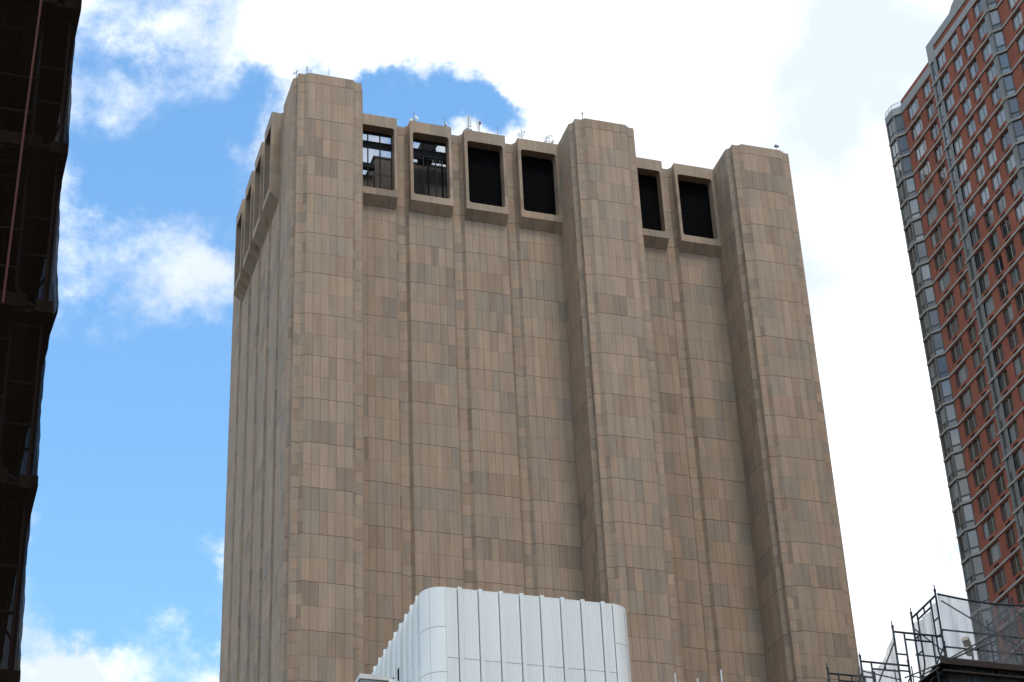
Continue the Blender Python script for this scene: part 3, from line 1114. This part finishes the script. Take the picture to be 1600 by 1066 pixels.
for p in (P0, P1, S0):
    posts.box(p[0] - 0.03, p[0] + 0.15, p[1] - 0.09, p[1] + 0.09, ZBASE, 148.5)
posts.box(XP - 0.03, XP + 0.2, -40.84, -40.45, ZBASE, 148.4)
posts.box(XP - 0.03, XP + 0.2, -42.0, -41.40, ZBASE, 148.4)
posts.box(XP - 0.03, XP + 0.2, -52.66, -52.0, ZBASE, 148.4)
# backing of the glazed parts
posts.prism([(P0[0] + .16, P0[1]), (P1[0] + .16, P1[1]), (P2[0] + .16, P2[1] - .02), (XA + 0.6, -32.5), (XA + 0.6, -30.0)], 0, 148.46)
posts.prism([(S0[0] + .16, S0[1] + .1), (S1[0] + .16, S1[1]), (XA + 0.6, -53.6), (XA + 0.6, -52.6)], 0, 148.36)
posts.box(XP + 0.2, XA + 0.5, -41.95, -40.45, 0, 148.36)
posts.build('corner_post', 'grey_panel', apt)
for nrow in range(0, NF1):
    glazed_unit(P0, P1, nrow, (0, .5, 1), .70, .42 if nrow < 3 else .25)
    glazed_unit(P1, P2, nrow, (0, 1), .74, .40 if nrow % 3 else .2)
    glazed_unit((XP, -40.80), (XP, -41.44), nrow, (0, 1), .62, .7 if nrow < 5 else .35)
    glazed_unit(S0, S1, nrow, (0, 1), .72, .55)
    # pale floor bands
for nb in range(1, NF1 + 1):
    z = ZB(nb)
    m = MB()
    pr = 0.13
    def band(pts):
        for a, b in zip(pts, pts[1:]):
            a, b = Vector(a), Vector(b)
            d = (b - a).normalized()
            o = Vector((d.y, -d.x))
            e = d * 0.035
            m.prism([tuple(a + o * pr - e), tuple(b + o * pr + e), tuple(b - o * 0.05), tuple(a - o * 0.05)], z - 0.13, z + 0.12)
    band([P0, P1, P2, (XA, -40.43)])
    m.build('stone_band', 'stone_band', apt)
    m = MB()
    band([(XP, -40.35), S0, S1, (XA, -68.0)])
    m.build('stone_band', 'stone_band', apt)
# balcony coping and glass rail on the far corner bay
m = MB()
for a, b in ((P0, P1), (P1, P2)):
    a, b = Vector(a), Vector(b)
    d = (b - a).normalized()
    o = Vector((d.y, -d.x))
    m.prism([tuple(a + o * .1), tuple(b + o * .1), tuple(b - o * .3), tuple(a - o * .3)], 148.46, 149.4)
m.build('coping', 'cornice', apt)
m = MB()
pts = [Vector((*P0, 0)), Vector((*P1, 0)), Vector((P2[0], P2[1], 0))]
for a, b in zip(pts, pts[1:]):
    m.poly([(a.x + .03, a.y, 149.42), (b.x + .03, b.y, 149.42), (b.x + .03, b.y, 150.02), (a.x + .03, a.y, 150.02)])
m.build('rail_glass', 'rail_glass', apt)
m = MB()
for a, b in zip(pts, pts[1:]):
    m.tube((a.x + .03, a.y, 150.05), (b.x + .03, b.y, 150.05), .03)
for a in (pts[0], (pts[0] + pts[1]) / 2, pts[1], pts[2]):
    m.tube((a.x + .03, a.y, 149.4), (a.x + .03, a.y, 150.05), .025)
m.build('hand_rail', 'mullion', apt)

# ------------------------------------------------------------------ white metal clad building
wb = thing('metal_clad_building', 'white ribbed metal clad building with rounded corners in front of the granite tower', 'building')
WX0, WX1, WY0, WY1, WZ = -12.25, 0.02, -90.0, -70.0, 55.16
WR = 1.18
RIBP = 1.2127
body = MB()
cp = []
for (cx_, cy_, a0) in ((WX1 - WR, WY0 + WR, -90), (WX1 - WR, WY1 - WR, 0), (WX0 + WR, WY1 - WR, 90), (WX0 + WR, WY0 + WR, 180)):
    for i in range(13):
        a = math.radians(a0 + 90 * i / 12)
        cp.append((cx_ + (WR - .06) * math.cos(a), cy_ + (WR - .06) * math.sin(a)))
body.prism(cp, 0, WZ - 0.05)
body.build('wall', 'white_joint', wb)
JZ = [WZ, 50.93, 46.6, 42.3, 38.0, 33.7, 29.4, 25.1, 20.8, 16.5, 12.2, 7.9, 3.6, 0.0]      # panel joints on the flat faces
JC = [WZ, 52.75, 50.05, 47.3, 44.6, 40, 35, 30, 25, 20, 15, 10, 5, 0.0]                  # joints on the rounded corners
def fluted(mb, a, b, z0, z1, o):
    """fluted panel from a to b with outward o"""
    L = (b - a).length
    d = (b - a) / L
    nf = max(3, round(L / 0.16))
    prof = []
    for i in range(nf):
        u0, u1 = L * i / nf, L * (i + 1) / nf
        um = (u1 - u0)
        prof += [(u0, 0.0), (u0 + um * .55, 0.0), (u0 + um * .68, 0.018), (u0 + um * .88, 0.018)]
    prof.append((L, 0.0))
    for (u0, h0), (u1, h1) in zip(prof, prof[1:]):
        p0, p1 = a + d * u0 - o * h0, a + d * u1 - o * h1
        mb.poly([(p0.x, p0.y, z0), (p1.x, p1.y, z0), (p1.x, p1.y, z1), (p0.x, p0.y, z1)])
    # top and bottom returns
    for z, fl in ((z1, 1), (z0, -1)):
        q = [a, b, b - o * .055, a - o * .055]
        q = [(p.x, p.y, z) for p in q]
        mb.poly(q if fl > 0 else q[::-1])
front_ribs = [-10.37 + RIBP * i for i in range(8)]
def face_panels(start, d, o, ribs, L):
    """start: plan point, ribs: positions along the face"""
    start, d, o = Vector(start), Vector(d), Vector(o)
    cuts = [0.0] + ribs + [L]
    for zi in range(len(JZ) - 1):
        z1, z0 = JZ[zi] - (0.0 if zi == 0 else .012), JZ[zi + 1] + .012
        if zi > 3:
            continue
        for a, b in zip(cuts, cuts[1:]):
            if b - a < 0.05:
                continue
            m = MB()
            fluted(m, start + d * (a + .004), start + d * (b - .035), z0, z1, o)
            m.build('cladding_panel', 'white_metal', wb)
    m = MB()
    a, b = start, start + d * L
    m.poly([(a.x, a.y, 0), (b.x, b.y, 0), (b.x, b.y, JZ[4]), (a.x, a.y, JZ[4])])
    m.build('cladding_panel', 'white_metal', wb)
    for r in ribs:
        m = MB()
        w0 = 0.23
        p = start + d * r
        q = start + d * (r + w0)
        po, qo = p + o * 0.11 + d * .012, q + o * 0.11 - d * .012
        m.prism([tuple(v) for v in (po, qo, q - o * .02, p - o * .02)], 0, WZ + 0.07)
        m.build('rib', 'white_metal', wb)
fx0 = WX0 + WR
face_panels((fx0, WY0), (1, 0), (0, -1), [r - fx0 for r in front_ribs], WX1 - WR - fx0)
side_ribs_y = [-88.30 + RIBP * i for i in range(0, 15)]
ys0 = WY1 - WR
face_panels((WX0, ys0), (0, -1), (-1, 0), sorted([ys0 - y for y in side_ribs_y if ys0 - y > .1]), ys0 - (WY0 + WR) + 0.02)
# rounded corner sheets, two quadrants in view
for (cx_, cy_, a0) in ((WX0 + WR, WY0 + WR, 180), (WX1 - WR, WY0 + WR, 270)):
    for half in (0, 1):
        for zi in range(len(JC) - 1):
            z1, z0 = JC[zi] - (0 if zi == 0 else .012), JC[zi + 1] + .012
            m = MB()
            N = 10
            e = 0.35
            pts = []
            for i in range(N + 1):
                a = math.radians(a0 + 45 * half + e * (1 - half * 0) + (45 - 2 * e) * i / N)
                pts.append((cx_ + WR * math.cos(a), cy_ + WR * math.sin(a)))
            i0_ = len(m.v)
            for (x_, y_) in pts:
                m.v += [(x_, y_, z0), (x_, y_, z1)]
            for i in range(N):
                m.f.append((2 * i, 2 * i + 2, 2 * i + 3, 2 * i + 1))
                m.m.append(0)
                m.t.append(0)
            o = m.build('corner_panel', 'white_smooth', wb)
            for pl_ in o.data.polygons:
                pl_.use_smooth = True
cap = MB()
cap.prism([( (WX0 + WX1) / 2 + (x - (WX0 + WX1) / 2) * 1.008, (WY0 + WY1) / 2 + (y - (WY0 + WY1) / 2) * 1.004) for x, y in cp], WZ - 0.02, WZ + 0.035)
cap.build('roof', 'white_metal', wb)
# narrow dark openings low on the left flank
for (ya, zt) in ((-84.62, 52.75), (-83.42, 52.70)):
    m = MB()
    m.box(WX0 - 0.012, WX0 + 0.3, ya - .0, ya + .74, 49.0, zt)
    m.build('wall_opening', 'void', wb)

# low pale parapet of the building in front of the white one
pb = thing('parapet_building', 'pale stone roof parapet corner at the foot of the white ribbed building', 'building')
m = MB()
m.box(-17.05, -15.7, -95.0, -88.0, 0, 46.4)
m.build('wall', 'pale_stone', pb)
m = MB()
m.box(-17.25, -15.7, -95.15, -87.8, 46.86, 47.12)
m.box(-17.14, -15.7, -95.06, -87.9, 46.72, 46.86)
m.build('coping', 'pale_stone', pb)
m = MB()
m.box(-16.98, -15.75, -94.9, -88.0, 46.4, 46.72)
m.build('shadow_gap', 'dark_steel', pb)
m = MB()
pts = []
for i in range(9):
    a = math.radians(270 + 90 * i / 8)
    pts.append((-15.7 + 0.9 * math.cos(a), -94.2 + 0.9 * math.sin(a)))
m.prism(pts + [(-14.8, -90.2), (-15.7, -90.2)], 0, 47.0)
m.build('rounded_end', 'white_smooth', pb)

# flat roofed block whose roof carries three thin white poles
lb = thing('low_building', 'low dark brick block below the granite tower carrying three white poles', 'building')
m = MB()
m.box(-6.0, 6.0, -104.0, -93.0, 0, 42.2)
m.build('wall', 'dark_brick', lb)
m = MB()
m.box(-6.1, 6.1, -104.1, -92.9, 42.2, 42.4)
m.build('roof', 'roof_deck', lb)
for (x, h, lab) in ((-1.90, 46.43, 'leftmost of the three thin white poles at the foot of the granite tower'), (-0.68, 46.26, 'middle and shortest of the three thin white poles at the foot of the granite tower'), (0.67, 46.85, 'rightmost and tallest of the three thin white poles at the foot of the granite tower')):
    t = thing('roof_pole', lab, 'pole', (x, -100.0, 42.4), 'white poles on the low roof')
    m = MB()
    m.tube((x, -100, 42.38), (x, -100, h), 0.045, 8)
    m.build('shaft', 'antenna_white', t)
    m = MB()
    m.box(x - .14, x + .14, -100.14, -99.86, 42.38, 42.46)
    m.build('base_plate', 'antenna_grey', t)

# ------------------------------------------------------------------ scaffold frames
def arc_pts(c, r, a0, a1, ux, uz, n=5):
    return [Vector(c) + ux * (r * math.cos(a0 + (a1 - a0) * i / n)) + uz * (r * math.sin(a0 + (a1 - a0) * i / n)) for i in range(n + 1)]
def frame_geo(w, h, r=0.024, inner=0.33):
    """walk-through scaffold frame in local XZ: legs at x=0 and x=w, header on top, inner legs curving out at their feet"""
    m = MB()
    X, Z = Vector((1, 0, 0)), Vector((0, 0, 1))
    m.tube((0, 0, 0), (0, 0, h - .02), r)
    m.tube((w, 0, 0), (w, 0, h - .02), r)
    m.tube((0, 0, h - .14), (w, 0, h - .14), r)
    m.tube((inner, 0, h - .34), (w - inner, 0, h - .34), r * .9)
    for s, x0 in ((1, 0.0), (-1, w)):
        xi = x0 + s * inner
        bend = arc_pts((x0, 0, 0.42), inner, 0, -math.pi / 2 * .92, X * s, Z)
        m.path([Vector((xi, 0, h - .14))] + bend, r * .9)
        for zz in (0.78, 1.28):
            m.tube((x0, 0, zz), (xi, 0, zz), r * .8)
        m.tube((x0, 0, h - 0.02), (x0, 0, h + .05), r * 1.25)
    m.tube((w * .5, 0, h - .34), (w * .5, 0, h - .14), r * .8)
    return m

# --- black netted scaffold at the left edge
LS = thing('scaffold', 'tall black netted scaffold filling the left edge of the view', 'scaffold')
LX1, LW, LY0, LIFT, LZ0 = -40.055, 1.52, -174.0, 2.13, 12.34
fr_mesh = frame_geo(LW, LIFT).mesh('frame', ['scaffold_blue'])
lv_lo, lv_hi = -5, 6
BAYL = 2.13
NB = 6
for lv in range(lv_lo, lv_hi + 1):
    z = LZ0 + lv * LIFT
    if z < 0:
        continue
    for b in range(NB):
        o = link('frame', fr_mesh, LS)
        o.location = (LX1 - LW, LY0 + b * BAYL, z)
legs = MB()
for b in range(NB):
    for x in (LX1 - LW, LX1):
        legs.tube((x, LY0 + b * BAYL, 0), (x, LY0 + b * BAYL, LZ0 - 5 * LIFT), 0.03)
legs.build('base_leg', 'scaffold_blue', LS)
brace = MB()
for lv in range(lv_lo, lv_hi + 1):
    z = LZ0 + lv * LIFT
    for b in range(NB - 1):
        y0, y1 = LY0 + b * BAYL, LY0 + (b + 1) * BAYL
        for x in (LX1 - .03, LX1 - LW + .03):
            brace.tube((x, y0, z + .5), (x, y1, z + 1.7), .016, 5)
            brace.tube((x, y0, z + 1.7), (x, y1, z + .5), .016, 5)
brace.build('cross_brace', 'scaffold_blue', LS)
pw = 0.235
plank_m = MB()
plank_m.box(0, pw, 0, BAYL * (NB - 1) + .3, 0, 0.045)
for b in range(NB - 1):
    plank_m.box(0.0, pw, b * BAYL + .9, b * BAYL + 1.0, -.03, 0)
plank_mesh = plank_m.mesh('plank', ['plank'])
for lv in range(lv_lo, lv_hi + 2):
    z = LZ0 + lv * LIFT
    if z < 1:
        continue
    nx = 6
    x = LX1 - LW - 0.05
    while x < LX1 - .1:
        o = link('plank', plank_mesh, LS)
        o.location = (x, LY0 - .12 + random.uniform(-.08, .08), z + random.uniform(-.004, .004))
        x += pw + (0.004 if random.random() < .55 else 0.030)
    m = MB()
    m.box(LX1 - LW - .05, LX1 - .22, LY0 - .20, LY0 - .16, z - .03, z + .14)
    m.build('toe_board', 'rust_beam', LS)
    m = MB()
    m.box(LX1 - .12, LX1 + .075, LY0 - .2, LY0 + BAYL * (NB - 1), z - .06, z + .09)
    m.build('edge_beam', 'plank', LS)
for lv in range(lv_lo, lv_hi + 1):
    z = LZ0 + lv * LIFT
    for zz in (.55, 1.05):
        rail = MB()
        rail.tube((LX1 - LW, LY0 - .05, z + zz), (LX1 - .33, LY0 - .05, z + zz), .018, 5)
        rail.build('guard_rail', 'scaffold_blue', LS)
# red standards seen near the outer edge
m = MB()
m.tube((LX1 - .02, LY0 - .05, 0), (LX1 - .02, LY0 - .05, LZ0 + 7 * LIFT), .022)
m.build('outer_pole', 'scaffold_red', LS)
# nets hang from it: side sheet bulging between the decks, and the end sheet
def net_sheet(name, mt, P, nu, nv, label, group=None):
    m = MB()
    for i in range(nu + 1):
        for j in range(nv + 1):
            m.v.append(tuple(P(i / nu, j / nv)))
    for i in range(nu):
        for j in range(nv):
            a = i * (nv + 1) + j
            m.f.append((a, a + nv + 1, a + nv + 2, a + 1))
            m.m.append(0)
            m.t.append(0)
    o = m.build(name, mt, None, label=label, category='netting')
    if group:
        o['group'] = group
    for p_ in o.data.polygons:
        p_.use_smooth = True
    return o
ztop = LZ0 + 7 * LIFT
def side_net(u, v):
    z = 2.0 + (ztop - 2.0) * v
    ph = ((z - LZ0) / LIFT) % 1.0
    lev = int(round((z - LZ0) / LIFT))
    bulge = 0.0
    A = (.035, .085, .05, .045)[int(math.floor((z - LZ0) / LIFT + .09)) % 4]
    bulge = A * (max(0, 1 - ph) ** 2.2 if ph < .91 else (ph - .91) / .09) + .006 * math.sin(z * 7 + u * 40) + .004 * math.sin(z * 23) + .01 * math.sin(u * 90)
    return (LX1 + .03 + bulge, LY0 - .22 + u * (BAYL * (NB - 1) + .4), z)
net_sheet('debris_net', 'black_net', side_net, 60, 260, 'black debris net along the outer side of the left scaffold')
def end_net(u, v):
    z = 2.0 + (ztop - 2.0) * v
    ph = ((z - LZ0) / LIFT) % 1.0
    bulge = 0.05 * math.exp(-((min(ph, 1 - ph)) / .10) ** 2)
    return (LX1 - LW - .1 + u * (LW + .13 + bulge), LY0 - .23 - .015 * math.sin(u * 60) - .01 * math.sin(z * 3), z)
net_sheet('debris_net', 'black_net_front', end_net, 60, 120, 'black debris net stretched across the near end of the left scaffold')
def back_net(u, v):
    z = 2.0 + (ztop - 2.0) * v
    return (LX1 - LW + u * (LW + .03), LY0 + BAYL * (NB - 1) + .25 + .02 * math.sin(u * 20), z)
net_sheet('debris_net', 'black_net', back_net, 20, 40, 'black debris net closing the far end of the left scaffold')
rp = MB()
RP = [(-40.42, -174.6, 30.0), (-40.45, -174.6, 21.2), (-40.46, -174.6, 18.6), (-40.50, -174.6, 16.6), (-40.53, -174.58, 14.2)]
rp.path(RP, .014, 6)
rpo = rp.build('rope', 'rope', None, label='red rope hanging down the left black scaffold', category='rope')
bb = thing('brick_building', 'dark brown brick building behind the left black scaffold', 'building')
m = MB()
m.box(-60, LX1 - LW - .35, LY0 + .3, -150, 0, 40)
m.build('wall', 'dark_brick', bb)
m = MB()
m.box(-60.2, LX1 - LW - .2, LY0 + .2, -149.8, 40, 40.4)
m.build('roof', 'roof_deck', bb)

# --- scaffold with pale netting at the lower right
RS = thing('scaffold', 'dark pipe scaffold with pale see through netting at the lower right corner', 'scaffold')
RX, RY = -12.71, -145.0
RW = 1.52
RL = 2.09
fr2 = frame_geo(RW, RL, r=0.031).mesh('frame', ['scaffold_blue'])
ZH1 = 26.75                      # header height of the end run
ZH2 = 28.05
ZD = 25.93                       # deck
for yy, zh in ((-145.02, ZH1), (-142.9, ZH1 + .05), (-140.8, ZH1 + .6)):
    z = zh - RL + .14
    while z > 0:
        o = link('frame', fr2, RS)
        o.location = (RX - RW - .02, yy, z)
        z -= RL
for xx in (RX, RX + 2.45, RX + 4.9):
    z = ZH2 - RL + .14
    while z > 0:
        o = link('frame', fr2, RS)
        o.location = (xx, RY + .02, z)
        o.rotation_euler = (0, 0, math.pi / 2)
        z -= RL
pins = MB()
for (x, y, z, r) in ((RX, RY, ZH2 - .1, .016), (RX, RY + RW, ZH2 - .1, .016), (RX - RW - .02, -145.02, ZH1 - .1, .016), (RX - RW - .02, -142.9, ZH1 - .1, .016), (RX - RW - .02, -140.8, ZH1 + .5, .016)):
    pins.tube((x, y, z), (x - .01, y, z + .42), r)
pins.build('pin', 'scaffold_blue', RS)
br = MB()
def X(a, b):
    br.tube(a, b, .022, 5)
X((RX + .12, RY - .03, 27.87), (RX + 2.45, RY - .03, 26.60))
X((RX + .1, RY - .04, 26.10), (RX + 2.9, RY - .04, 27.72))
X((RX + .1, RY + RW, 26.3), (RX + 2.45, RY + RW, 27.6))
X((RX + 2.45, RY - .03, 27.8), (RX + 4.9, RY - .03, 26.4))
X((RX + .02, RY + .05, 26.3), (RX + .02, RY + RW, 27.7))
for (ya, yb) in ((-145.02, -142.9), (-142.9, -140.8)):
    for xx in (RX - RW, RX):
        X((xx, ya, 25.3), (xx, yb, 26.5))
        X((xx, ya, 26.5), (xx, yb, 25.3))
        X((xx, ya, 23.3), (xx, yb, 24.5))
X((RX - RW, -145.06, 24.9), (RX, -145.06, 26.0))
X((RX - RW, -142.95, 26.1), (RX, -142.95, 25.0))
X((RX - RW + .1, -145.07, 25.35), (RX + 1.6, -145.07, 26.75))
br.build('cross_brace', 'scaffold_blue', RS)
for (ry, zz) in ((RY - .05, 26.95), (RY - .05, 26.43), (RY + RW + .03, 26.9)):
    rl = MB()
    rl.tube((RX - .05, ry, zz), (RX + 6.0, ry, zz - .02), .026, 6)
    rl.build('guard_rail', 'scaffold_blue', RS)
m = MB()
for (x, y, z0, z1) in ((RX - .9, -144.6, 20, 25.95), (RX + .35, -144.4, 20, 25.9), (RX - RW - .06, -142.86, 20, 26.4), (RX + .0, -145.05, 20, 26.6), (RX - .55, -143.0, 20, 26.6), (RX + 2.2, -144.6, 20, 25.9)):
    m.tube((x, y, z0), (x, y, z1), .018)
m.build('red_standard', 'scaffold_red', RS)
pk = MB()
pk.box(0, 6.4, 0, .235, 0, .045)
pk_mesh = pk.mesh('plank', ['plank'])
for i in range(6):
    o = link('plank', pk_mesh, RS)
    o.location = (RX - .32 + random.uniform(-.06, .06), RY - .22 + i * .243, ZD - .10 + random.uniform(0, .006))
m = MB()
m.box(RX - .35, RX + 6.0, RY - .28, RY - .24, ZD - .13, ZD + .04)
m.build('toe_board', 'plank', RS)
for i in range(6):
    o = link('plank', pk_mesh, RS)
    o.location = (RX - .28 + random.uniform(-.06, .06), RY - .22 + i * .243, ZD - .32)
m = MB()
m.box(RX + .9, RX + 6.0, RY + .2, RY + .5, ZD - .05, ZD + .16)
m.build('stacked_board', 'plank', RS)

m = MB()
m.path([Vector((RX + 6.0 * i / 24, RY - .09, ZH2 - .01 - .22 * math.sin(min(1, i / 24 * 6.0 / 3.4) * math.pi) * .55)) for i in range(25)], .03, 6)
m.build('net_cable', 'scaffold_blue', RS)
def wob(a, b, k=.02):
    return k * (math.sin(a * 17 + b * 3) + .6 * math.sin(a * 41 + 1.3) + .4 * math.sin(a * 73 + b * 5))
def n_front(u, v):
    x = RX + u * 6.0
    top = ZH2 - .02 - .22 * math.sin(min(1, u * 6.0 / 3.4) * math.pi) * .55
    z = ZD - .6 + (top - ZD + .6) * v
    return (x, RY - .08 + wob(u * 2, v) * .8, z)
net_sheet('debris_net', 'pale_net', n_front, 50, 14, 'pale see through net stretched from the scaffold corner in front of the red apartment tower')
def n_side(u, v):
    y = RY + u * RW
    top = ZH2 - .22 - .10 * math.sin(u * math.pi)
    z = ZD - 1.6 + (top - ZD + 1.6) * v
    return (RX - .05 + wob(u, v, .03), y, z)
net_sheet('debris_net', 'pale_net', n_side, 30, 14, 'pale folded net hanging under the sloping top rail of the scaffold corner')
def n_left(u, v):
    y = -145.1 + u * 4.35
    seg = (u * 2) % 1.0 if u < 1 else 1
    top = ZH1 - .10 - .52 * max(0.0, math.sin(seg * math.pi)) ** .8 + max(0.0, u - .5) * 1.15
    z = 22.5 + (top - 22.5) * v
    return (RX - RW - .09 + wob(u, v, .025), y, z)
net_sheet('debris_net', 'pale_net', n_left, 60, 16, 'pale net sagging between the leftmost posts of the right scaffold')
def n_end(u, v):
    x = RX - RW - .08 + u * (RW + .1)
    top = ZH1 + .35 - .45 * math.sin(u * math.pi)
    z = 22.5 + (top - 22.5) * v
    return (x, -140.7 + wob(u, v, .02), z)
net_sheet('debris_net', 'pale_net', n_end, 24, 14, 'pale net across the far end of the right scaffold')
# drum antennas on the scaffolded roof
fl = thing('drum_antenna_mast', 'pole with two cream drum antennas behind the right scaffold net', 'antenna', (-11.05, -143.6, 25.95))
m = MB()
m.tube((-11.05, -143.6, 25.9), (-11.0, -143.6, 27.3), .035, 8)
m.build('pole', 'antenna_grey', fl)
for (c0, c1, r) in (((-11.25, -143.75, 27.42), (-11.13, -143.62, 27.28), .115), ((-11.22, -143.75, 27.00), (-11.11, -143.62, 27.04), .105)):
    m = MB()
    m.tube(c0, c1, r, 14)
    m.tube(c1, (-11.04, -143.6, c1[2]), .04, 6)
    m.build('drum', 'drum_cream', fl)
rb = thing('scaffolded_building', 'dark brick building below the right scaffold deck', 'building')
m = MB()
m.box(RX + .45, 14.0, -143.2, -122.0, 0, 25.3)
m.build('wall', 'dark_brick', rb)
m = MB()
m.box(RX + .35, 14.1, -143.3, -121.9, 25.3, 25.5)
m.build('roof', 'roof_deck', rb)
